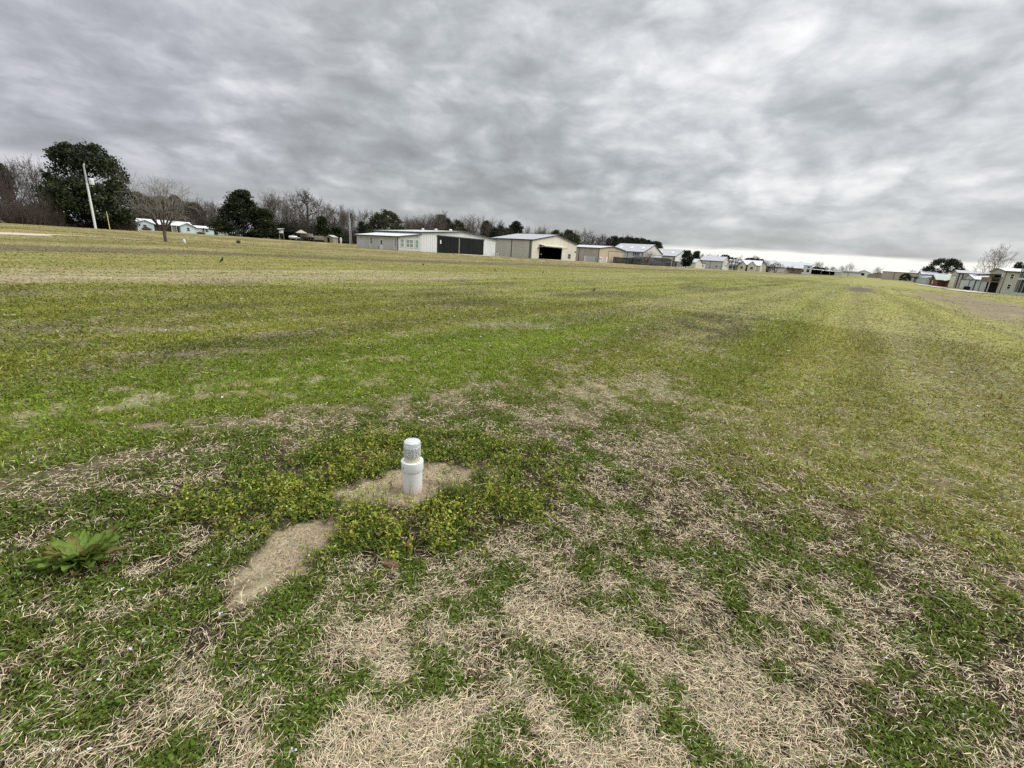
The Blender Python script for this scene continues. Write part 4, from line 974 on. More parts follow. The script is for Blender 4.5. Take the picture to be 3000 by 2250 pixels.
def leaf_tree(seed, form, nclump, ncard, card, tone, hi, trunk_h=0.25, gap=0.0, R=1.0, H=1.0, tr=0.05):
    """evergreen: leaf faces gathered in clumps through the crown volume; unit height and half-width"""
    rg = np.random.default_rng(seed)
    P = []; N = []; guard = 0
    while len(P) < nclump and guard < nclump * 30:
        guard += 1
        z = rg.uniform(trunk_h * 0.55, 1.0); a = rg.uniform(0, 2 * np.pi)
        f = (z - trunk_h * 0.5) / (1 - trunk_h * 0.5)
        lump = 0.62 + 0.36 * float(vnoise(np.array([a * 1.6 + seed]), np.array([z * 5.0]), seed)[0]) + 0.30 * float(vnoise(np.array([a * 4.1 + seed]), np.array([z * 13.0]), seed + 9)[0])
        if form == 'round': e = math.sqrt(max(0, 1 - ((f - 0.42) / 0.62) ** 2))
        elif form == 'cone': e = max(0.03, (1 - f) ** 0.85) * min(1, 0.55 + f * 4)
        elif form == 'dome': e = math.sqrt(max(0, 1 - ((f - 0.22) / 0.80) ** 2))
        elif form == 'pine': e = (0.55 + 0.45 * math.sin(f * 9 + a * 2)) * math.sqrt(max(0, 1 - ((f - 0.62) / 0.42) ** 2)) if f > 0.28 else 0.0
        else: e = math.sqrt(max(0, 1 - ((f - 0.52) / 0.58) ** 2))
        if e <= 0.02: continue
        q = e * lump * rg.uniform(0.25, 1.0) ** 0.45
        P.append((q * math.cos(a), q * math.sin(a), z))
    P = np.array(P)
    if form in ('round', 'dome', 'pillar', 'cone'):   # gather the clumps on a few boughs so that the outline breaks up
        nb = 26; cen = P[rg.permutation(len(P))[:nb]]; cen[:, :2] *= 0.96
        own = np.argmin(((P[:, None, :] - cen[None]) ** 2 * np.array([1, 1, 1.6])).sum(-1), 1)
        sh = rg.uniform(0.55, 0.92, nb)[own][:, None]; P = cen[own] + (P - cen[own]) * sh
        P += (rg.uniform(-0.05, 0.05, (nb, 3)) * [1, 1, 1.0])[own]
    P *= [R, R, H]
    n = len(P) * ncard; cs = card * 1.9
    C = np.repeat(P, ncard, 0) + rg.normal(0, 1, (n, 3)) * np.array([cs, cs, cs * 0.6])
    nrm = rg.normal(0, 1, (n, 3)); nrm /= np.linalg.norm(nrm, axis=1, keepdims=True)
    t = rg.normal(0, 1, (n, 3)); e1 = np.cross(nrm, t); e1 /= np.linalg.norm(e1, axis=1, keepdims=True); e2 = np.cross(nrm, e1)
    s1 = card * rg.uniform(0.5, 1.3, (n, 1)); s2 = s1 * rg.uniform(0.35, 0.7, (n, 1))
    V = np.stack([C - e1 * s1, C + e2 * s2, C + e1 * s1, C - e2 * s2], 1).reshape(-1, 3)
    tone = np.array(tone); hi = np.array(hi)
    m = np.repeat(rg.random(len(P)) ** 1.6, ncard)[:, None]
    col = (tone * (1 - m) + hi * m) * rg.uniform(0.6, 1.4, (n, 1))
    crown = np_mesh('crown', V, [np.arange(n * 4).reshape(-1, 4)], leafy_mat, np.repeat(col, 4, 0))
    segs = [(0, 0, -0.05 * H, 0, 0, trunk_h * H, tr * H, tr * 0.8 * H), (0, 0, trunk_h * H, 0.02 * R, 0.01, 0.85 * H, tr * 0.8 * H, tr * 0.15 * H)]
    pick = rg.permutation(len(P))[:22]
    for i in pick:
        z0 = min(P[i, 2] * 0.75, 0.8 * H); segs.append((0, 0, z0, *P[i], tr * 0.30 * H, tr * 0.08 * H))
    V, Q, Cc = tubes(segs, 6, lambda A: np.tile([[0.075, 0.060, 0.048]], (len(A), 1)))
    E_ = P * 1.0
    return np_mesh('trunk', V, [Q], bark_mat, Cc, True), crown, float(P[:, 2].max() + cs * 0.8), float(np.percentile(np.hypot(P[:, 0], P[:, 1]), 97) + cs)
def brush(seed, n=260, tone=(0.10, 0.078, 0.065)):
    """leafless thicket of many arching stems, unit height and half-width"""
    rg = np.random.default_rng(seed); st = []; tw = []
    for i in range(n):
        a = rg.uniform(0, 6.28); q = math.sqrt(rg.random()) * 0.95; x, y = q * math.cos(a), q * math.sin(a)
        L = rg.uniform(0.45, 1.0) * (1 - 0.45 * q * q); p = np.array([x, y, -0.03]); d = np.array([rg.normal(0, .28) + x * .25, rg.normal(0, .28) + y * .25, 1.0]); d /= np.linalg.norm(d)
        r = rg.uniform(0.005, 0.012)
        for k in range(4):
            d = d + rg.normal(0, 0.16, 3); d /= np.linalg.norm(d); np_ = p + d * L / 4; st.append((*p, *np_, r, r * 0.75)); r *= 0.75
            for j in range(4):
                e = d * 0.6 + rg.normal(0, 0.6, 3); e /= np.linalg.norm(e); l2 = L * rg.uniform(0.10, 0.24); m = np_ + e * l2; tw.append((*np_, *m, 0.0040, 0.0026))
                for _ in range(2):
                    e2 = e + rg.normal(0, 0.5, 3); e2 /= np.linalg.norm(e2); tw.append((*m, *(m + e2 * l2 * 0.8), 0.0028, 0.0018))
            p = np_
    f = lambda A: np.tile(np.array([tone]), (len(A), 1)) * np.random.default_rng(seed).uniform(0.6, 1.4, (len(A), 1))
    V, Q, C = tubes(st, 4, f); a_ = np_mesh('stems', V, [Q], bark_mat, C)
    V, Q, C = tubes(tw, 3, f); b_ = np_mesh('twigs', V, [Q], bark_mat, C)
    return a_, b_, 1.0, 1.0

LIB = {}
for i in range(3): LIB['oak%d' % i] = mk_bare('oak', bare_tree(100 + i, 15, 1.15, 0.42, up=0.35, fork=0.30, twig=0.034, dens=1.0, levels=4, tone=(0.112, 0.090, 0.074)))
for i in range(3): LIB['slim%d' % i] = mk_bare('slim', bare_tree(200 + i, 15, 0.62, 0.26, up=0.8, fork=0.28, twig=0.030, dens=1.0, levels=4, tone=(0.160, 0.136, 0.115)))
LIB['vase'] = mk_bare('vase', bare_tree(304, 6, 1.0, 0.095, stems=10, up=0.6, fork=0.2, twig=0.009, dens=0.84, levels=4, tone=(0.11, 0.094, 0.080), ttone=(0.24, 0.215, 0.19), bole=1.15))
LIB['round'] = mk_bare('round', bare_tree(310, 7, 1.35, 0.22, up=0.25, fork=0.42, twig=0.026, dens=0.9, levels=4, tone=(0.085, 0.068, 0.058)))
LIB['fan'] = mk_bare('fan', bare_tree(320, 14, 1.1, 0.28, up=0.55, fork=0.22, twig=0.03, dens=0.85, levels=4, tone=(0.24, 0.21, 0.18)))
LIB['magnolia0'] = leaf_tree(1, 'round', 800, 38, 0.020, (0.014, 0.022, 0.010), (0.055, 0.076, 0.028), 0.16, R=0.52, tr=0.022)
LIB['magnolia1'] = leaf_tree(2, 'cone', 700, 36, 0.022, (0.013, 0.020, 0.010), (0.048, 0.066, 0.025), 0.12, R=0.62, tr=0.02)
LIB['cedar0'] = leaf_tree(3, 'cone', 420, 38, 0.025, (0.018, 0.028, 0.012), (0.060, 0.080, 0.024), 0.06, R=0.36, tr=0.018)
LIB['cedar1'] = leaf_tree(4, 'pillar', 420, 36, 0.026, (0.012, 0.019, 0.009), (0.034, 0.048, 0.018), 0.14, R=0.40, tr=0.03)
LIB['pine0'] = leaf_tree(5, 'pine', 220, 42, 0.020, (0.018, 0.028, 0.014), (0.045, 0.062, 0.026), 0.45, R=0.26, tr=0.016)
LIB['pine1'] = leaf_tree(6, 'pine', 240, 42, 0.020, (0.018, 0.027, 0.014), (0.042, 0.055, 0.024), 0.38, R=0.30, tr=0.016)
LIB['liveoak0'] = leaf_tree(7, 'dome', 520, 36, 0.024, (0.036, 0.042, 0.020), (0.095, 0.088, 0.036), 0.14, R=0.75, tr=0.03)
LIB['liveoak1'] = leaf_tree(8, 'dome', 520, 34, 0.024, (0.014, 0.020, 0.012), (0.036, 0.046, 0.022), 0.24, R=0.95, tr=0.035)
LIB['brush0'] = brush(11); LIB['brush1'] = brush(12, 300, (0.085, 0.070, 0.055))
NAMES = dict(oak='bare_oak', slim='bare_tree', vase='crape_myrtle', round='bare_shade_tree', fan='bare_pecan', magnolia='magnolia_tree', cedar='cedar_tree', pine='pine_tree', liveoak='live_oak', brush='thicket')
TRNG = random.Random(5)
def tree(kind, x, ytop, d, wpx, label, group=None, cat='tree', sink=0.0):
    """x, ytop: where its top is seen; d: how far it stands; wpx: how broad it looks"""
    a, c, top, half = LIB[kind]
    P = at(x, ytop, d); zb = tz(P[0], P[1]) - sink; k = mpp((P[0], P[1], zb))
    nm = NAMES[kind.rstrip('0123456789')]
    r = empty(nm, (P[0], P[1], zb), TRNG.uniform(0, 6.28), label, cat, group)
    h = max(P[2] - zb, 0.5); dv = np.array([P[0], P[1], zb - EYE]); sxy = wpx * k * 0.5 / half * float(dv @ _F) / float(np.linalg.norm(dv))
    r.scale = (sxy, sxy, h / top)
    pn = ('stems', 'twigs') if kind.startswith('brush') else ('trunk', 'crown')
    link(bpy.data.objects.new(pn[0], a), r); link(bpy.data.objects.new(pn[1], c), r)
    return r
def trees(group, label, rows):
    for rw in rows: tree(*rw, label=label, group=group)

# far left: the wood edge and the big magnolia
trees('bare trees at the far left wood edge', 'bare purplish grey tree at the wood edge left of the big magnolia', [('oak0', 15, 455, 128, 150), ('oak1', 85, 448, 124, 120), ('oak2', -60, 450, 132, 150)])
trees('brown thicket at the far left', 'brown leafless thicket under the bare trees at the left wood edge', [('brush0', 25, 548, 112, 190), ('brush1', 118, 560, 108, 110), ('brush1', -60, 560, 116, 150), ('brush0', 70, 575, 106, 130)])
tree('pine0', -4, 478, 140, 80, 'dark pine half out of the frame at the far left edge')
tree('magnolia0', 232, 414, 112, 290, 'huge dense dark green magnolia behind the white utility pole')
trees('brown brush at the foot of the magnolia', 'low brown brush under the right skirt of the huge magnolia', [('brush1', 352, 610, 118, 90), ('brush0', 190, 625, 120, 150), ('brush1', 285, 640, 117, 100)])
tree('vase', 455, 500, 48, 225, 'spreading bare crape myrtle on a stout dark trunk before the pale blue ranch house')
trees('pines behind the ranch house', 'dark green pine rising behind the pale blue ranch house', [('pine0', 402, 562, 267, 70), ('pine1', 437, 574, 274, 75), ('pine0', 468, 574, 270, 62), ('pine1', 500, 580, 278, 70), ('pine0', 512, 572, 268, 55), ('pine1', 540, 590, 277, 75), ('pine0', 568, 594, 272, 60)])
trees('brown brush behind the ranch house', 'brown twiggy brush behind the roof of the ranch house', [('brush1', 415, 600, 247, 100), ('brush0', 490, 610, 246, 120), ('brush1', 560, 615, 244, 110), ('brush0', 615, 600, 242, 110)])
trees('rounded bare trees left of the conical magnolia', 'greyish bare rounded tree between the ranch house and the conical magnolia', [('oak1', 592, 574, 245, 90), ('oak2', 630, 585, 255, 80)])
tree('magnolia1', 702, 557, 165, 185, 'broad conical dark magnolia right of the ranch house')
tree('cedar0', 772, 612, 160, 95, 'olive green evergreen leaning on the right side of the conical magnolia')
tree('slim0', 790, 548, 168, 95, 'tall thin pale bare tree right of the conical magnolia')
tree('slim1', 832, 572, 176, 60, 'slender bare tree between the tall pale one and the big bare oak')
tree('oak0', 892, 543, 178, 160, 'big round bare oak, tallest of the bare trees left of the hangars')
trees('brown brush under the bare oak', 'brown brush around the foot of the big round bare oak', [('brush0', 815, 610, 185, 110), ('brush1', 870, 625, 172, 100), ('brush0', 925, 615, 186, 120), ('brush1', 985, 645, 186, 110), ('brush1', 1040, 655, 184, 90)])
tree('cedar1', 840, 655, 165, 60, 'low dark cedar behind the pale camper in the yard')
tree('cedar0', 944, 634, 170, 62, 'pointed dark cedar at the right foot of the big bare oak')
tree('cedar0', 985, 665, 176, 70, 'dull green bushy cedar right of the pointed cedar')
tree('oak2', 972, 588, 205, 110, 'bare oak with a forked trunk right of the big round oak')
trees('bare trees by the far utility pole', 'thin bare tree just left of the far utility pole', [('slim2', 1006, 594, 192, 42), ('slim0', 1028, 600, 200, 40)])
tree('oak1', 1072, 608, 215, 84, 'bare oak right of the far utility pole')
tree('liveoak0', 1130, 616, 128, 128, 'olive brown rounded live oak behind the left end of the white hangar')
tree('cedar1', 1066, 650, 142, 42, 'dark cedar at the left of the olive live oak')
trees('bare trees behind the white hangar', 'pale bare tree in the row behind the white hangar roof', [('slim0', 1190, 624, 168, 50), ('slim1', 1212, 628, 175, 48), ('slim2', 1236, 622, 170, 52), ('slim1', 1262, 616, 180, 50), ('slim0', 1281, 612, 172, 50), ('slim2', 1297, 611, 176, 44), ('oak0', 1226, 640, 190, 80), ('oak2', 1355, 634, 186, 56), ('oak1', 1390, 622, 176, 78), ('slim2', 1418, 640, 190, 40), ('slim0', 1444, 633, 186, 50), ('slim1', 1471, 637, 184, 48), ('oak2', 1430, 650, 196, 60)])
trees('brown brush behind the white hangar', 'brown leafless undergrowth seen over the white hangar roof', [('brush0', 1195, 648, 182, 90), ('brush1', 1245, 645, 186, 90), ('brush0', 1300, 648, 190, 100), ('brush1', 1360, 656, 192, 100), ('brush0', 1415, 662, 194, 90), ('brush1', 1470, 668, 200, 80)])
trees('brown brush behind the cream hangar', 'brown leafless undergrowth above the cream hangar roof', [('brush0', 1545, 680, 215, 90), ('brush1', 1600, 682, 222, 90), ('brush0', 1655, 690, 225, 80)])
tree('cedar1', 1300, 630, 178, 52, 'dark evergreen among the bare trees above the hangar roof vents')
tree('liveoak0', 1336, 644, 165, 80, 'dark olive evergreen above the ridge of the white hangar')
tree('pine1', 1424, 646, 188, 34, 'small dark pine top between the white hangar and the cream hangar')
trees('dark evergreens between the two hangars', 'dark olive evergreen between the white and the cream hangar roofs', [('liveoak0', 1462, 660, 176, 70), ('cedar1', 1448, 668, 170, 40), ('liveoak0', 1492, 668, 186, 60)])
tree('pine0', 1513, 648, 188, 44, 'dark pine standing over the left half of the cream hangar roof')
trees('bare trees behind the cream hangar', 'bare tree behind the ridge of the cream hangar', [('slim1', 1546, 656, 200, 36), ('slim2', 1577, 658, 205, 30), ('slim0', 1597, 656, 200, 38), ('oak0', 1560, 676, 215, 60), ('slim1', 1615, 672, 210, 28)])
trees('reddish olive oaks behind the cream hangar', 'reddish olive evergreen oak behind the right slope of the cream hangar', [('liveoak0', 1635, 674, 190, 76), ('liveoak0', 1672, 673, 196, 80)])
trees('bare oaks above the tan hangar', 'grey bare oak above the tan hangar roof', [('oak1', 1711, 665, 215, 78), ('oak2', 1745, 680, 225, 56), ('oak0', 1772, 680, 230, 66), ('brush1', 1730, 705, 220, 130), ('brush0', 1790, 705, 240, 110)])
trees('dark evergreens above the tan hangar', 'small dark evergreen left of the grey hangar house roof', [('cedar1', 1795, 691, 236, 44), ('cedar0', 1822, 696, 246, 44)])
trees('pines behind the hangar house', 'dark pine in the close row behind the grey hangar house roof', [('pine1', 1812, 698, 290, 44), ('pine0', 1830, 699, 296, 40), ('pine1', 1846, 694, 290, 44), ('pine0', 1866, 697, 298, 40), ('pine1', 1884, 698, 292, 44), ('pine0', 1901, 703, 297, 38), ('pine1', 1917, 706, 292, 42), ('pine0', 1932, 709, 296, 34)])
trees('evergreen undergrowth behind the hangar house', 'dark low evergreen filling in below the pines behind the hangar house', [('liveoak1', 1835, 704, 285, 80), ('liveoak1', 1890, 708, 284, 80), ('liveoak1', 1925, 718, 284, 50)])
trees('bare treetops over the pines', 'bare treetop above the pines behind the hangar house', [('oak1', 1838, 680, 310, 46), ('oak2', 1860, 686, 312, 34), ('slim1', 1882, 688, 310, 30)])
tree('vase', 1900, 731, 172, 48, 'small bare crape myrtle with a dark reddish trunk before the pool cage')
tree('cedar1', 2017, 734, 236, 40, 'ragged dark evergreen between the pool cage and the double door shed')
tree('cedar0', 2042, 736, 318, 44, 'pointed dark evergreen behind the double door shed')
trees('far bare trees above the barn', 'small far bare tree above the left end of the grey barn', [('oak0', 2060, 740, 440, 28), ('oak1', 2084, 741, 445, 30), ('oak2', 2100, 742, 450, 22)])
trees('dark trees behind the grey barn', 'dark round evergreen behind the gable of the grey barn', [('liveoak1', 2128, 746, 460, 56), ('liveoak1', 2150, 754, 455, 40)])
tree('round', 2160, 744, 330, 56, 'dark bare round headed tree in front of the white roofed porch house')
trees('dark trees behind the porch house', 'dark evergreen behind the porch house and cream barn', [('liveoak1', 2196, 755, 480, 60), ('liveoak1', 2226, 757, 485, 44)])
tree('oak1', 2213, 746, 490, 50, 'bare tree top above the roof of the porch house')
trees('dark thicket right of the cream barn', 'dark brushy thicket between the cream barn and the long low house', [('brush1', 2242, 762, 420, 40), ('liveoak1', 2252, 770, 425, 36), ('brush0', 2230, 764, 425, 40)])
tree('round', 2278, 763, 382, 62, 'dark bare tree in front of the long low house garage doors')
tree('round', 2317, 775, 395, 34, 'smaller dark bare tree by the brick bay of the long low house')
trees('far bare trees behind the long house', 'far bare tree behind the long low house roof', [('oak0', 2264, 760, 520, 30), ('oak2', 2348, 764, 520, 26)])
tree('cedar1', 2368, 773, 480, 20, 'narrow dark evergreen right of the tall white house')
tree('oak1', 2402, 763, 500, 34, 'bare rounded tree above the left end of the open carport')
trees('dark shrubs at the carport', 'dark low shrub mass at the left end of the open carport', [('liveoak1', 2392, 781, 480, 44), ('liveoak1', 2412, 784, 490, 34)])
trees('bare trees along the far horizon', 'faint bare tree on the horizon above the carport roof', [('oak2', 2424, 778, 560, 20), ('oak0', 2444, 779, 560, 24), ('fan', 2469, 776, 560, 26)])
tree('fan', 2494, 768, 500, 40, 'tallest bare tree on the horizon, above the low white building')
tree('fan', 2578, 780, 470, 38, 'lone faint bare tree above the far dark roofed house')
tree('liveoak1', 2655, 801, 345, 44, 'dark dense bush at the end of the brown metal building')
trees('faint bare trees behind the blue white house', 'faint small bare tree behind the pale blue white house', [('oak1', 2676, 788, 480, 26), ('oak2', 2694, 792, 480, 24)])
tree('liveoak1', 2776, 757, 335, 150, 'wide dark live oak behind the brick house and the tall greige hangar')
tree('fan', 2935, 711, 190, 130, 'tall airy bare pecan over the two storey house')
tree('liveoak1', 2992, 767, 185, 60, 'dark evergreen at the right edge behind the two storey house roof')

# ------------------------------------------------------------------ runway lamps
pvc, t = newmat('white_pvc')
p = t.n('ShaderNodeTexCoord').outputs['Object']; pz = t.n('ShaderNodeSeparateXYZ', {0: p}).outputs[2]
mud = t.m('MULTIPLY', t.ss(t.m('ADD', pz, t.m('MULTIPLY', t.noise(p, 40.0, 4.0), 0.03)), 0.075, 0.012), 0.7)
c = t.mix(t.noise(p, 25.0, 5.0, 0.6), (0.74, 0.75, 0.75), (0.82, 0.82, 0.81)); c = t.mix(mud, c, (0.60, 0.50, 0.30))
t.n('ShaderNodeOutputMaterial', {0: t.n('ShaderNodeBsdfPrincipled', {'Base Color': c, 'Roughness': 0.38, 'Specular IOR Level': 0.5}).outputs[0]})
lens_m, t = newmat('clear_lens')
t.n('ShaderNodeOutputMaterial', {0: t.n('ShaderNodeBsdfPrincipled', {'Base Color': (0.93, 0.95, 0.94, 1), 'Roughness': 0.12, 'Transmission Weight': 0.66, 'IOR': 1.3}).outputs[0]})
cap_m, t = newmat('frosted_cap')
cn = t.noise(t.n('ShaderNodeTexCoord').outputs['Object'], 45.0, 5.0, 0.6)
t.n('ShaderNodeOutputMaterial', {0: t.n('ShaderNodeBsdfPrincipled', {'Base Color': t.mix(cn, (0.72, 0.75, 0.77), (0.90, 0.92, 0.93)), 'Roughness': 0.16, 'Transmission Weight': 0.35, 'IOR': 1.45}).outputs[0]})
def lamp_at(X, Y, label, group=None, hero=False, tall=1.0, zoff=0.0):
    r = empty('runway_lamp', (X, Y, gz1(X, Y) + zoff), 0.0 if hero else RNG.uniform(0, 6), label, 'runway lamp', group)
    n = 64 if hero else 16; T = tall
    MB().lathe([(0.0572, -0.12), (0.0572, 0.140 * T)], n).build('pipe', pvc, r, True)
    z = 0.140 * T
    cp = MB().lathe([(0.0572, z - 0.004), (0.0628, z), (0.0636, z + 0.004), (0.0636, z + 0.050), (0.0625, z + 0.0545), (0.058, z + 0.056), (0.046, z + 0.056), (0.046, z + 0.052), (0.0, z + 0.052)], n).build('coupling', pvc, r, True)
    z += 0.056
    if not hero:
        MB().lathe([(0.044, z - .003), (0.048, z + 0.03), (0.048, z + 0.10), (0.040, z + 0.122), (0.0, z + 0.126)], n).build('lens', lens_m, r, True)
        MB().lathe([(0.03, z), (0.03, z + 0.09), (0, z + 0.095)], 10).build('lamp_holder', M['frame'], r)
        return r
    MB().lathe([(0.0450, z - 0.003), (0.0450, z + 0.020), (0.0425, z + 0.022), (0.0, z + 0.022)], n).build('lens_collar', paint('yellowed_plastic', (0.66, 0.60, 0.42), 0.4, 0.08, 20.0, streak=False), r, True)
    rib = lambda a, zz: 1.0 + (0.030 * math.cos(a * 16) if z + 0.032 < zz < z + 0.083 else 0.0)
    prof = [(0.0436, z + 0.0225), (0.0472, z + 0.029), (0.0480, z + 0.034), (0.0480, z + 0.045), (0.0480, z + 0.06), (0.0480, z + 0.072), (0.0480, z + 0.082), (0.0474, z + 0.0842)]
    inn = [(0.0440, z + 0.0842), (0.0440, z + 0.06), (0.0440, z + 0.034), (0.0405, z + 0.0225)]
    MB().lathe(prof + inn + [prof[0]], 208, rib=lambda a, zz: rib(a, zz)).build('lens', lens_m, r, True)
    cap = [(0.0482, z + 0.0845), (0.0482, z + 0.0888), (0.0470, z + 0.0900), (0.0474, z + 0.108), (0.0455, z + 0.1155), (0.0415, z + 0.119), (0.0345, z + 0.1195), (0.0325, z + 0.1222), (0.020, z + 0.1226), (0.0185, z + 0.1236), (0.0, z + 0.1238)]
    MB().lathe(cap, 72).build('lens_cap', cap_m, r, True)
    MB().lathe([(0.026, z + 0.022), (0.025, z + 0.034), (0.020, z + 0.036), (0.0, z + 0.036)], 32).build('lamp_holder', paint('orange_plastic', (0.62, 0.42, 0.30), 0.5, 0.1, 30.0, streak=False), r, True)
    MB().lathe([(0.018, z + 0.0365), (0.030, z + 0.052), (0.0385, z + 0.062), (0.0395, z + 0.083), (0.0, z + 0.0835)], 32).build('white_core', M['frame'], r, True)  # white core added inside the lens to brighten it
    w_ = MB()
    for k in range(6):
        a = k * 1.05 + 0.3; w_.path([(0.030 * math.cos(a), 0.030 * math.sin(a), z + 0.037), (0.026 * math.cos(a + .2), 0.026 * math.sin(a + .2), z + 0.052), (0.018 * math.cos(a), 0.018 * math.sin(a), z + 0.058)], [0.0012] * 3, 5)
    w_.build('wires', M['darkmetal'], r)
    # strip of dull tape and a hooked scuff on the coupling
    tp = MB(); a0, a1 = math.radians(196), math.radians(214); vs = []
    for k in range(9):
        a = a0 + (a1 - a0) * k / 8; wob = 0.002 * math.sin(k * 1.7)
        vs += [(0.0641 * math.cos(a), 0.0641 * math.sin(a), z - 0.053 + wob - 0.004 * (k / 8)), (0.0641 * math.cos(a), 0.0641 * math.sin(a), z - 0.006 + wob)]
    tp.add(vs, [(2 * k, 2 * k + 2, 2 * k + 3, 2 * k + 1) for k in range(8)]).build('tape', M['steel'], cp)
    sc = []
    for k in range(8):
        f_ = k / 7; a = math.radians(226 + 9 * f_ + 2 * math.sin(f_ * 3)); sc.append((0.0638 * math.cos(a), 0.0638 * math.sin(a), z - 0.042 + 0.024 * f_ - (0.006 if k == 7 else 0)))
    MB().path(sc, [0.0009, 0.0012, 0.0014, 0.0014, 0.0016, 0.0018, 0.0018, 0.0012], 5).build('scuff', M['darkmetal'], cp)
    return r
P = gpt(1208, 1438)
lamp_at(P[0], P[1], 'white pipe lamp with a clear ribbed lens on bare sand in the foreground', hero=True)
GL = 'small white runway lamps far out in the grass'
for (x, y, lab) in ((2440, 857, 'white stubby lamp left of the bare dark patch, nearest of the far lamps'), (2492, 839, 'leftmost of the three white lamps behind the bare dark patch'), (2528, 843, 'middle of the three white lamps behind the bare dark patch'), (2568, 844, 'rightmost of the three white lamps at the bare dark patch')):
    P = gpt(x, y); lamp_at(P[0], P[1], lab, GL, tall=0.8 if x > 2450 else 0.5)
for (x, d, lab) in ((1445, 82, 'tiny white lamp in the grass before the right end of the white hangar'), (1752, 96, 'leftmost of three tiny white lamps before the tan hangar'), (1770, 100, 'middle of three tiny white lamps before the tan hangar'), (1788, 104, 'rightmost of three tiny white lamps before the tan hangar'), (1967, 110, 'tiny white lamp in the grass before the pool cage'), (2078, 150, 'tiny white lamp before the double door shed')):
    P = at(x, 760, d); r = lamp_at(P[0], P[1], lab, GL, tall=1.2); r.scale = (1.25, 1.25, 1.0)

# ------------------------------------------------------------------ birds
feather = paint('dark_feathers', (0.045, 0.038, 0.028), 0.8, 0.3, 20.0, streak=False)
def bird_mb(back=1.0):
    m = MB()
    m.path([(-0.135, 0, 0.035), (-0.09, 0, 0.062), (-0.05, 0, 0.085), (-0.01, 0, 0.105), (0.03, 0, 0.13), (0.058, 0, 0.162), (0.070, 0, 0.185), (0.088, 0, 0.205), (0.104, 0, 0.207), (0.118, 0, 0.204), (0.138, 0, 0.200)], [0.008, 0.014, 0.030, 0.046, 0.050, 0.040, 0.029, 0.027, 0.022, 0.008, 0.002], 12)
    for s_ in (-1, 1): m.path([(0.01, 0.018 * s_, 0.07), (0.014, 0.020 * s_, 0.035), (0.004, 0.022 * s_, 0.0), (0.035, 0.024 * s_, -0.004)], [0.007, 0.004, 0.003, 0.002], 6)
    return m
bme = bird_mb().mesh('bird', feather, True)
for (x, y, rz, lab) in ((654, 779, 0.6, 'dark upright bird standing alone on the left of the yellow grass strip'), (1450, 799, 2.4, 'dark bird in the grass below the gap between the two hangars'), (1240, 784, 0.2, 'tiny dark bird in the yellow grass below the white hangar'), (1590, 804, 1.0, 'tiny dark bird in the grass below the cream hangar'), (1739, 858, 0.7, 'dark bird on the green grass nearest the lamp line')):
    P = gpt(x, y); o = link(bpy.data.objects.new('bird', bme)); o.location = (P[0], P[1], gz1(P[0], P[1]) + 0.03); o.rotation_euler = (0, -0.35 if x < 700 else 0, rz); o.scale = (1.0,) * 3 if x < 1000 else (0.8,) * 3
    tag(o, lab, 'bird', 'dark birds feeding in the field')

# ------------------------------------------------------------------ foreground plants and litter
dockm = leaf_mat
P = gpt(240, 1655)
r = empty('dock_plant', (P[0], P[1], gz1(P[0], P[1])), 0, 'broad leaved dock rosette spreading low in the turf at the lower left', 'weed'); r.location.z += 0.012
Vs, Fs, Cs = [], [], []
for k in range(80):
    a = k * 2.4 + RNG.uniform(-.3, .3); L = RNG.uniform(0.07, 0.15); wd = L * RNG.uniform(0.11, 0.18); el = RNG.uniform(0.55, 1.2) * (1.2 - k / 120); n = 8; o_ = len(Vs)
    dull = RNG.random() < 0.22; base = np.array([0.17, 0.16, 0.05]) if dull else np.array([0.16, 0.235, 0.045])
    for i in range(n + 1):
        f = i / n; e = el - 0.85 * f; w2 = wd * (0.18 + 1.05 * math.sin(math.pi * min(1, f * 0.92 + 0.06)) ** 0.8) * (1 if i < n else 0.05)
        if i == 0: q = np.array([0.012 * math.cos(a), 0.012 * math.sin(a), 0.01])
        else: q = q + np.array([math.cos(a) * math.cos(e), math.sin(a) * math.cos(e), math.sin(e)]) * L / n
        s_ = np.array([-math.sin(a), math.cos(a), 0]); rp = 0.006 * math.sin(i * 2.1 + k)
        q[2] = max(q[2], 0.012)
        Vs += [q - s_ * w2 + [0, 0, rp + 0.012 * f], q + [0, 0, -0.006], q + s_ * w2 + [0, 0, -rp + 0.012 * f]]
        cc = base * RNG.uniform(0.85, 1.15); Cs += [cc, cc * 1.25, cc]
    for i in range(n):
        b_ = o_ + i * 3; Fs += [(b_, b_ + 1, b_ + 4, b_ + 3), (b_ + 1, b_ + 2, b_ + 5, b_ + 4)]
link(bpy.data.objects.new('leaves', np_mesh('leaves', np.array(Vs), [np.array(Fs)], dockm, np.array(Cs), True)), r)
MB().path([(0, 0, -0.02), (0.004, 0.002, 0.02), (0.0, 0.006, 0.05)], [0.012, 0.010, 0.004], 8).build('stem', paint('dock_stem', (0.16, 0.13, 0.06), 0.7, 0.2, 30.0, streak=False), r)

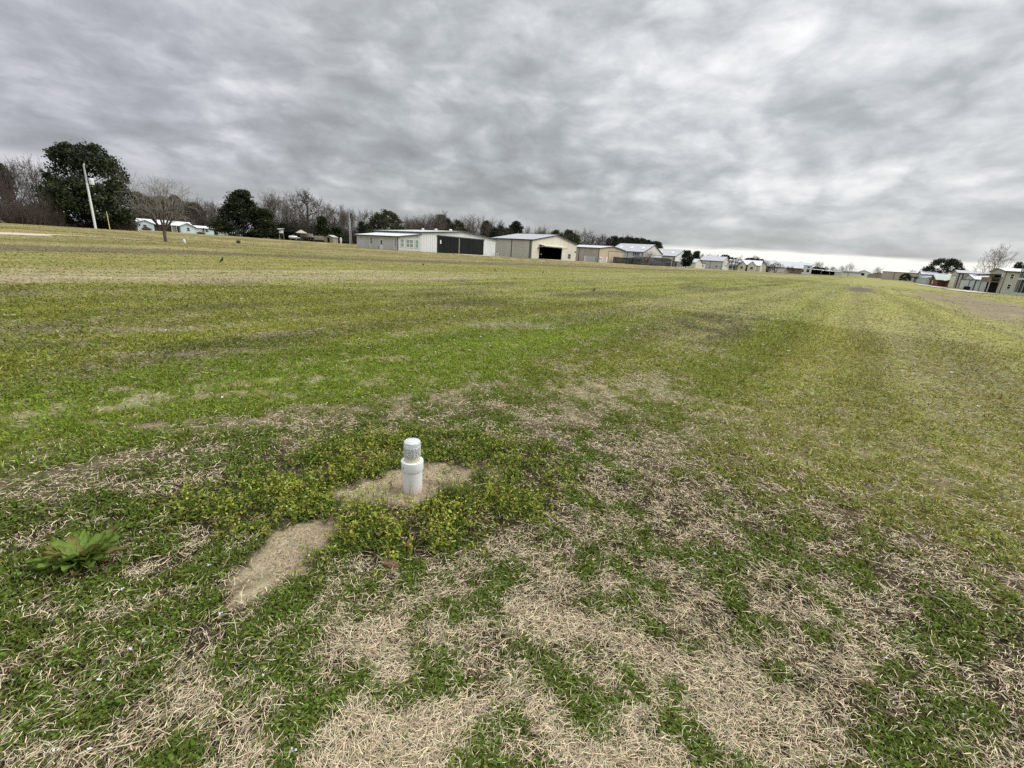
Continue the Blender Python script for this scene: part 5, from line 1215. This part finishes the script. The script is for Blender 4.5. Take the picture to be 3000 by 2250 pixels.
P = gpt(1318, 1478); n = 330
bx = RNG.normal(0, 0.030, n); by = RNG.normal(0, 0.022, n)
v_, q_, t_, c_ = blades(P[0] + bx, P[1] + by, RNG.uniform(0.05, 0.135, n), RNG.uniform(0.002, 0.0036, n), RNG.uniform(0, 6.3, n), RNG.normal(1.40, 0.13, n), RNG.normal(1.22, 0.22, n), jit(np.tile([[0.125, 0.150, 0.040]], (n, 1)), 0.55, 1.4))
v_[:, :2] -= [P[0], P[1]]; v_[:, 2] -= gz1(P[0], P[1])
o = link(bpy.data.objects.new('grass_clump', np_mesh('grass_clump', v_, [q_, t_], leaf_mat, c_))); o.location = (P[0], P[1], gz1(P[0], P[1]))
tag(o, 'upright wiry grass clump just right of the white pipe lamp', 'grass clump')

P = gpt(1145, 1662)
br = MB(); br.box((-0.035, -0.016, -0.01), (0.035, 0.016, 0.022)); o = br.build('brick_fragment', paint('old_brick', (0.20, 0.105, 0.075), 0.9, 0.35, 40.0, streak=False)); o.location = (P[0], P[1], gz1(P[0], P[1]) + 0.008); o.rotation_euler = (0.12, -0.08, -0.35)
bm = bmesh.new(); bm.from_mesh(o.data); bmesh.ops.bevel(bm, geom=bm.edges[:], offset=0.004, segments=2, affect='EDGES'); bmesh.ops.subdivide_edges(bm, edges=bm.edges[:], cuts=1)
for v in bm.verts: v.co += Vector((RNG.normal(0, .0014), RNG.normal(0, .0014), RNG.normal(0, .0014)))
bm.to_mesh(o.data); bm.free()
tag(o, 'half buried red brown brick fragment in the weeds below the lamp', 'brick')
# curled dead leaves
for (x, y, c_, lab) in ((1355, 1510, (0.34, 0.18, 0.08), 'curled orange brown dead leaf in the weeds right of the lamp'), (1130, 1545, (0.42, 0.28, 0.13), 'pale tan dead leaf in the weeds in front of the lamp'), (1455, 1465, (0.38, 0.27, 0.09), 'yellow brown dead leaf at the right edge of the weed ring')):
    P = gpt(x, y); V_ = []; n = 7
    for i in range(n):
        f = i / (n - 1); w2 = 0.016 * math.sin(math.pi * (0.08 + 0.88 * f)) ; z_ = 0.022 * f * f + 0.01
        V_ += [(f * 0.06 - 0.03, -w2, z_ + 0.010), (f * 0.06 - 0.03, 0, z_), (f * 0.06 - 0.03, w2, z_ + 0.012)]
    F_ = [(i * 3 + k, i * 3 + k + 1, i * 3 + k + 4, i * 3 + k + 3) for i in range(n - 1) for k in range(2)]
    o = MB().add(V_, F_).build('dead_leaf', paint('dead_leaf', c_, 0.8, 0.25, 60.0, streak=False), None, True); o.location = (P[0], P[1], gz1(P[0], P[1]) + 0.02); o.rotation_euler = (0.2, -0.3, RNG.uniform(0, 6))
    tag(o, lab, 'leaf')

# ------------------------------------------------------------------ poles, fences and yard things
def put(x, y, d):
    P = at(x, y, d); return P[0], P[1], tz(P[0], P[1]), mpp(P)
X, Y, Z, s = put(280, 668, 92)
r = empty('utility_pole', (X, Y, Z), 0.75, 'leaning white utility pole with a transformer can in front of the huge magnolia', 'utility pole')
MB().bar((0, 0, -0.5), (0, 0, 6.2), 0.15, 0.125, 14).build('pole', M['roofw'], r, True)
MB().bar((0, 0, 6.2), (0, 0, 8.55), 0.124, 0.09, 14).build('pole_top', M['roof'], r, True)
MB().lathe([(0.26, 0), (0.28, 0.05), (0.28, 0.75), (0.2, 0.84), (0.0, 0.88)], 16, (0.52, 0, 6.0)).build('transformer', M['roofw'], r, True)
MB().box((0.05, -0.05, 6.2), (0.25, 0.05, 6.4)).build('bracket', M['darkmetal'], r)
MB().lathe([(0.05, 0), (0.08, 0.08), (0.05, 0.14), (0.08, 0.2), (0.0, 0.26)], 10, (0.08, 0, 8.5)).build('insulator', M['frame'], r)
X, Y, Z, s = put(322, 671, 90)
o = MB().bar((0, 0, 0), (-0.9, 0.1, 2.5), 0.05, 0.04, 8).build('guy_wire_guard', paint('yellow_plastic', (0.55, 0.47, 0.20), 0.5, 0.1)); o.location = (X, Y, Z); o.rotation_euler = (0, 0, -0.7)
tag(o, 'slanted yellowish guy wire guard right of the white utility pole', 'guy wire')
X, Y, Z, s = put(1026, 713, 130)
r = empty('utility_pole', (X, Y, Z), 0.2, 'slim grey utility pole with a small crossarm left of the white hangar', 'utility pole')
MB().bar((0, 0, -0.5), (0, 0, 7.6), 0.17, 0.13, 12).build('pole', M['roof'], r, True)
MB().bar((0.45, 0, -0.5), (0.18, 0, 6.4), 0.06, 0.06, 8).build('conduit', M['roofl'], r)
MB().box((-0.75, -0.06, 7.1), (0.75, 0.06, 7.22)).build('crossarm', M['browndark'], r)
X, Y, Z, s = put(1966, 780, 200)
r = empty('flag_pole', (X, Y, Z), 0, 'thin white flagpole standing before the pool cage', 'flagpole')
MB().bar((0, 0, -0.4), (0, 0, 3.9), 0.09, 0.06, 8).build('pole', M['roofw'], r); MB().lathe([(0.0, 3.88), (0.11, 3.98), (0.0, 4.08)], 8).build('finial', M['frame'], r)

def fence(name, pts, h, post, mat, label, rails=(0.95, 0.55), boards=False, n=None):
    """pts: ground points; posts, rails and, when boards, a closed panel"""
    a, c = pts; L = math.hypot(c[0] - a[0], c[1] - a[1]); yaw = math.atan2(c[1] - a[1], c[0] - a[0])
    r = empty(name, (a[0], a[1], a[2]), yaw, label, 'fence'); dz = (c[2] - a[2]) / L
    n = n or max(2, int(L / post) + 1)
    for i in range(n):
        x = L * i / (n - 1); MB().box((x - 0.06, -0.06, dz * x - 0.4), (x + 0.06, 0.06, dz * x + h)).build('post', M[mat], r)
    if boards:
        m = MB(); x = 0.07
        while x < L: m.prism([(x, -0.09, dz * x + 0.05), (min(x + 0.26, L), -0.09, dz * x + 0.05), (min(x + 0.26, L), -0.09, dz * x + h - 0.04), (x, -0.09, dz * x + h - 0.04)], (0, 0.025, 0)); x += 0.29
        m.build('board_panel', M[mat], r)
    else:
        for q in rails: MB().bar((0, 0, h * q), (L, 0, dz * L + h * q), 0.025, None, 5).build('rail', M[mat], r)
    return r
fence('wire_fence', (put(-30, 655, 119)[:3], put(225, 664, 114)[:3]), 1.2, 5.0, 'steel', 'low wire fence with thin posts along the far left wood edge')
fence('picket_fence', (put(641, 690, 214)[:3], put(666, 692, 212)[:3]), 1.5, 2.0, 'roofw', 'short white board fence at the right end of the ranch house', boards=True)
fence('board_fence', (put(706, 693, 168)[:3], put(772, 700, 164)[:3]), 1.35, 2.4, 'wood', 'weathered grey board fence under the conical magnolia', boards=True)
fence('chain_link_fence', (put(352, 669, 196)[:3], put(470, 683, 202)[:3]), 1.3, 3.5, 'darkmetal', 'dark chain link fence in front of the left gable of the ranch house', rails=(0.97, 0.7, 0.4))
fence('board_fence', (put(668, 692, 211)[:3], put(704, 695, 190)[:3]), 1.1, 2.4, 'browndark', 'dark brown board fence between the white and the grey fences', boards=True)
X, Y, Z, s = put(398, 668, 204)
r = empty('porch_post', (X, Y, Z), 0, 'tall dark and white post before the left gable of the ranch house', 'post'); MB().bar((0, 0, -.3), (0, 0, 2.0), 0.11).build('lower_post', M['frame'], r); MB().bar((0, 0, 2.0), (0, 0, 3.9), 0.105).build('upper_post', M['darkmetal'], r)

X, Y, Z, s = put(816, 698, 160)   # camper on a stand
r = empty('deer_stand', (X, Y, Z), -0.5, 'white box on stilts among the trees right of the conical magnolia', 'hunting stand')
MB().box((-1.6, -0.7, 1.9), (1.6, 0.7, 2.9)).build('cabin', M['lightgrey'], r); MB().prism([(-1.9, -0.9, 2.9), (1.9, -0.9, 2.9), (1.9, 0.9, 3.2), (-1.9, 0.9, 3.2)], (0, 0, 0.08)).build('roof', M['roofl'], r)
MB().box((-1.3, -0.74, 2.25), (-0.5, -0.70, 2.65)).build('window', M['glass'], r)
for q in ((-1.4, -0.6), (1.4, -0.6), (-1.4, 0.6), (1.4, 0.6)): MB().bar((q[0] * 1.2, q[1] * 1.3, -0.4), (*q, 1.9), 0.08).build('leg', M['wood'], r)
X, Y, Z, s = put(884, 703, 162)
r = empty('gazebo', (X, Y, Z), -0.3, 'grey canopy shelter on dark posts in front of the big bare oak', 'gazebo')
MB().lathe([(2.3, 2.3), (2.3, 2.42), (0.2, 3.3), (0.0, 3.34)], 4).build('canopy', M['mauve'], r)
for q in ((-1.4, -1.4), (1.4, -1.4), (-1.4, 1.4), (1.4, 1.4)): MB().bar((*q, -0.4), (*q, 2.35), 0.07).build('post', M['darkmetal'], r)
MB().box((-1.5, 1.2, 1.3), (3.2, 1.35, 2.4)).build('wall_panel', M['mauve'], r)
X, Y, Z, s = put(859, 700, 158)
r = empty('propane_tank', (X, Y, Z), 0.4, 'low white propane tank left of the grey canopy shelter', 'tank')
MB().path([(-1.25, 0, 0.95), (-1.15, 0, 0.95), (-0.95, 0, 0.95), (0.95, 0, 0.95), (1.15, 0, 0.95), (1.25, 0, 0.95)], [0.08, 0.3, 0.42, 0.42, 0.3, 0.08], 14).build('tank_body', M['roofw'], r, True)
for q in (-0.7, 0.7): MB().box((q - 0.1, -0.3, -0.3), (q + 0.1, 0.3, 0.6)).build('foot', M['darkmetal'], r)
MB().lathe([(0.12, 1.3), (0.12, 1.5), (0, 1.55)], 10).build('valve_cover', M['roofw'], r)
X, Y, Z, s = put(874, 704, 156)
r = empty('dirt_bike', (X, Y, Z), 0.2, 'pale two wheeled motorbike parked by the grey canopy shelter', 'motorbike')
for q in (-0.65, 0.65): MB().path([(q + 0.3 * math.cos(a), 0, 0.32 + 0.3 * math.sin(a)) for a in np.linspace(0, 6.2832, 15)], [0.06] * 15, 6).build('wheel', M['rubber'], r)
MB().path([(-0.65, 0, 0.32), (-0.3, 0, 0.75), (0.3, 0, 0.85), (0.5, 0, 1.0), (0.65, 0, 0.32)], [0.06, 0.12, 0.14, 0.06, 0.04], 8).build('body', M['frame'], r); MB().path([(-0.7, 0, 0.85), (-0.2, 0, 0.88)], [0.08, 0.1], 8).build('seat', M['black'], r); MB().bar((0.45, -0.35, 1.1), (0.45, 0.35, 1.1), 0.03).build('handlebar', M['darkmetal'], r)
X, Y, Z, s = put(932, 706, 164)
r = empty('farm_trailer', (X, Y, Z), -0.2, 'brown wooden farm trailer with open sides beneath the pointed cedar', 'trailer')
MB().box((-2.2, -0.9, 0.55), (2.2, 0.9, 0.75)).build('bed', M['brown'], r); MB().box((-2.2, -0.95, 1.3), (2.2, -0.9, 1.9)).box((-2.2, 0.9, 0.75), (2.2, 0.95, 1.9)).build('side', M['mauve'], r)
for q in (-2.1, -0.7, 0.7, 2.1): MB().box((q - 0.06, -0.98, 0.75), (q + 0.06, -0.9, 1.95)).build('stake', M['brown'], r)
for q in (-1.2, 1.2):
    for e in (-0.95, 0.95): MB().bar((q, e - 0.1, 0.33), (q, e + 0.1, 0.33), 0.36, None, 14).build('wheel', M['rubber'], r)
X, Y, Z, s = put(962, 708, 160)
b = Bld('garden_shed', 0, 0, Z, 'small weathered garden shed with an open dark door beside the farm trailer', 'shed', xy=(X, Y), yaw=-0.3)
gable(b, -1.5, 1.8, 0, 2.4, 1.7, 2.3, 'wood', 'roof', tr=0.1, oh=0.15); b.part('door_opening', MB().box((-0.3, -0.04, 0), (0.5, 0, 1.6)), 'void')  # doorway is a dark sheet painted for the shade inside
X, Y, Z, s = put(999, 712, 126)
r = empty('pole_marker', (X, Y, Z), 0, 'fat white marker post left of the far utility pole', 'marker'); MB().lathe([(0.18, -0.3), (0.22, 0.5), (0.3, 0.9), (0.22, 1.35), (0.0, 1.45)], 12).build('marker_body', M['roofw'], r, True); MB().bar((0, 0, -0.5), (0, 0, 0.0), 0.2).build('base', M['concrete'], r)
X, Y, Z, s = put(541, 718, 50)
r = empty('pole_marker', (X, Y, Z), 0.3, 'small slanted white marker right of the crape myrtle', 'marker'); MB().lathe([(0.10, -0.1), (0.12, 0.10), (0.12, 0.24), (0.08, 0.30), (0.0, 0.31)], 10).build('marker_body', M['roofw'], r, True); MB().lathe([(0.04, 0.29), (0.05, 0.40), (0, 0.41)], 8).build('cap', M['frame'], r)
X, Y, Z, s = put(700, 724, 66)
r = empty('shrub', (X, Y, Z), 0, 'low dark leafless shrub alone in the straw field left of centre', 'shrub'); r.scale = (0.22, 0.22, 0.42)
link(bpy.data.objects.new('stems', LIB['brush1'][0]), r); link(bpy.data.objects.new('twigs', LIB['brush1'][1]), r)
for (x, y, d, sc_, lab) in ((430, 678, 206, 1.1, 'small dark shrub below the window of the left ranch house gable'), (590, 690, 208, 1.0, 'dark shrub under the twin windows of the ranch house wing')):
    X, Y, Z, s = put(x, y, d); r = empty('shrub', (X, Y, Z), x, lab, 'shrub'); r.scale = (1.6, 1.2, sc_)
    link(bpy.data.objects.new('stems', LIB['brush1'][0]), r); link(bpy.data.objects.new('twigs', LIB['brush1'][1]), r)
# heap of sawn grey limbs at the far left
X, Y, Z, s = put(38, 652, 110)
segs = []
for i in range(46):
    a = RNG.uniform(0, 6.28); q = RNG.uniform(0, 1.0); p0 = np.array([RNG.normal(0, 1.7), RNG.normal(0, 0.8), RNG.uniform(0, 0.9)]); dd = np.array([math.cos(a), math.sin(a) * .5, RNG.uniform(-0.1, 0.7)]); L = RNG.uniform(0.8, 2.2)
    segs.append((*p0, *(p0 + dd * L * .5), 0.12, 0.10)); segs.append((*(p0 + dd * L * .5), *(p0 + dd * L + [0, 0, RNG.uniform(-.1, .4)]), 0.10, 0.05))
V_, Q_, C_ = tubes(segs, 6, lambda A: np.tile([[0.30, 0.27, 0.23]], (len(A), 1)) * RNG.uniform(0.5, 1.2, (len(A), 1)))
o = link(bpy.data.objects.new('brush_pile', np_mesh('brush_pile', V_, [Q_], bark_mat, C_, True))); o.location = (X, Y, Z)
tag(o, 'heap of sawn pale grey limbs at the far left under the thicket', 'brush pile')
# slabs of concrete laid on the grass
def pad(name, cx, cv_, lu, lv, label, cat='pavement'):
    X, Y = XY(cx, cv_); n = 12; V_ = []; F_ = []
    for i in range(n + 1):
        for j in range(5):
            u_, v__ = cx + lu * (i / n - .5), cv_ + lv * (j / 4 - .5); x_, y_ = XY(u_, v__); V_.append((x_, y_, gz1(x_, y_) + 0.05))
    F_ = [(i * 5 + j, (i + 1) * 5 + j, (i + 1) * 5 + j + 1, i * 5 + j + 1) for i in range(n) for j in range(4)]
    m = MB().add(V_, F_); o = m.build(name, M['concrete'])
    so_ = o.modifiers.new('thick', 'SOLIDIFY'); so_.thickness = 0.12; so_.offset = -1
    return tag(o, label, cat, kind='structure')
pad('concrete_slab', 1.5, 47.8, 10.5, 3.0, 'pale concrete slab at the left edge of the field')
pad('hangar_apron', 81, 71.8, 17, 7.0, 'concrete apron before the black hangar doors')
pad('hangar_apron', 119, 73.0, 16, 5.2, 'concrete apron before the open bay')
pad('hangar_apron', 165, 72.0, 20, 7.0, 'concrete apron before the tan hangar')
pad('driveway', 140, -19.5, 34, 4.5, 'pale driveway before the two storey house')
pad('driveway', 215, -20.0, 70, 2.2, 'pale driveway strip before the tall hangar')
# tow cart at the corner of the white hangar
X, Y = XY(92.6, 75.2); Z = tz(X, Y)
r = empty('hand_cart', (X, Y, Z), 0.4, 'small two wheeled cart parked at the right corner of the white hangar', 'cart')
for q in (-0.35, 0.35): MB().path([(0.34 * math.cos(a), q, 0.36 + 0.34 * math.sin(a)) for a in np.linspace(0, 6.2832, 17)], [0.05] * 17, 6).build('wheel', M['frame'], r)
MB().bar((0, -0.35, 0.36), (0, 0.35, 0.36), 0.04).build('axle', M['darkmetal'], r); MB().path([(-0.1, 0, 0.36), (0.1, 0, 0.7), (0.9, 0, 1.3)], [0.05, 0.05, 0.03], 6).build('handle', M['bluegrey'], r); MB().box((-0.45, -0.28, 0.42), (0.3, 0.28, 0.75)).build('bin', M['bluegrey'], r)
X, Y = XY(151.0, 75.0); Z = tz(X, Y)
r = empty('fuel_pump', (X, Y, Z), 0.6, 'pale fuel stand with a dark hose at the corner of the tan hangar', 'pump')
MB().box((-0.4, -0.3, -0.1), (0.4, 0.3, 1.1)).build('cabinet', M['frame'], r); MB().lathe([(0.35, 1.1), (0.45, 1.3), (0.45, 1.8), (0.25, 2.0), (0.0, 2.05)], 12).build('tank', M['offwhite'], r, True); MB().path([(0.4, 0, 1.6), (0.8, 0, 1.3), (0.75, 0, 0.5), (0.5, 0, 0.1)], [0.05] * 4, 6).build('hose', M['darkmetal'], r)
# light aeroplane inside the cream hangar
X, Y = XY(117.5, 82.0); Z = 0.34
r = empty('aeroplane', (X, Y, Z), YAW - 1.2, 'small red and white low wing aeroplane inside the open hangar bay', 'aeroplane')
MB().path([(3.2, 0, 1.35), (3.0, 0, 1.35), (2.2, 0, 1.35), (1.0, 0, 1.4), (-0.5, 0, 1.4), (-2.5, 0, 1.45), (-4.0, 0, 1.55)], [0.12, 0.38, 0.52, 0.60, 0.55, 0.30, 0.10], 14).build('fuselage', M['redpaint'], r, True)
MB().prism([(1.2, 0, 1.05), (1.0, 4.6, 1.35), (0.1, 4.6, 1.35), (-0.4, 0, 1.05), (0.1, -4.6, 1.35), (1.0, -4.6, 1.35)], (0, 0, 0.14)).build('wing', M['white'], r)
MB().path([(1.3, 0, 1.85), (0.7, 0, 2.05), (-0.3, 0, 2.05), (-1.0, 0, 1.8)], [0.1, 0.36, 0.36, 0.1], 10).build('canopy', M['glass'], r, True)
MB().prism([(-3.0, -0.04, 1.6), (-3.9, -0.04, 1.6), (-4.2, -0.04, 2.7), (-3.7, -0.04, 2.7)], (0, 0.08, 0)).build('fin', M['white'], r); MB().prism([(-3.2, -1.5, 1.6), (-3.2, 1.5, 1.6), (-3.9, 1.5, 1.6), (-3.9, -1.5, 1.6)], (0, 0, 0.08)).build('tailplane', M['white'], r)
MB().lathe([(0.22, 0), (0.16, 0.2), (0, 0.4)], 12).build('spinner', M['white'], r).matrix_local = Matrix.Translation((3.2, 0, 1.35)) @ Matrix.Rotation(math.pi / 2, 4, 'Y')
MB().box((3.32, -0.08, 0.45), (3.36, 0.08, 2.25)).build('propeller', M['darkmetal'], r)
for q in ((1.9, 0), (0.2, 1.3), (0.2, -1.3)):
    w_ = MB().bar((q[0], q[1] - 0.08, 0.22), (q[0], q[1] + 0.08, 0.22), 0.22, None, 14).build('wheel', M['rubber'], r); MB().bar((q[0], q[1], 0.25), (q[0], q[1] * 0.9, 1.1), 0.05).build('strut', M['frame'], r)
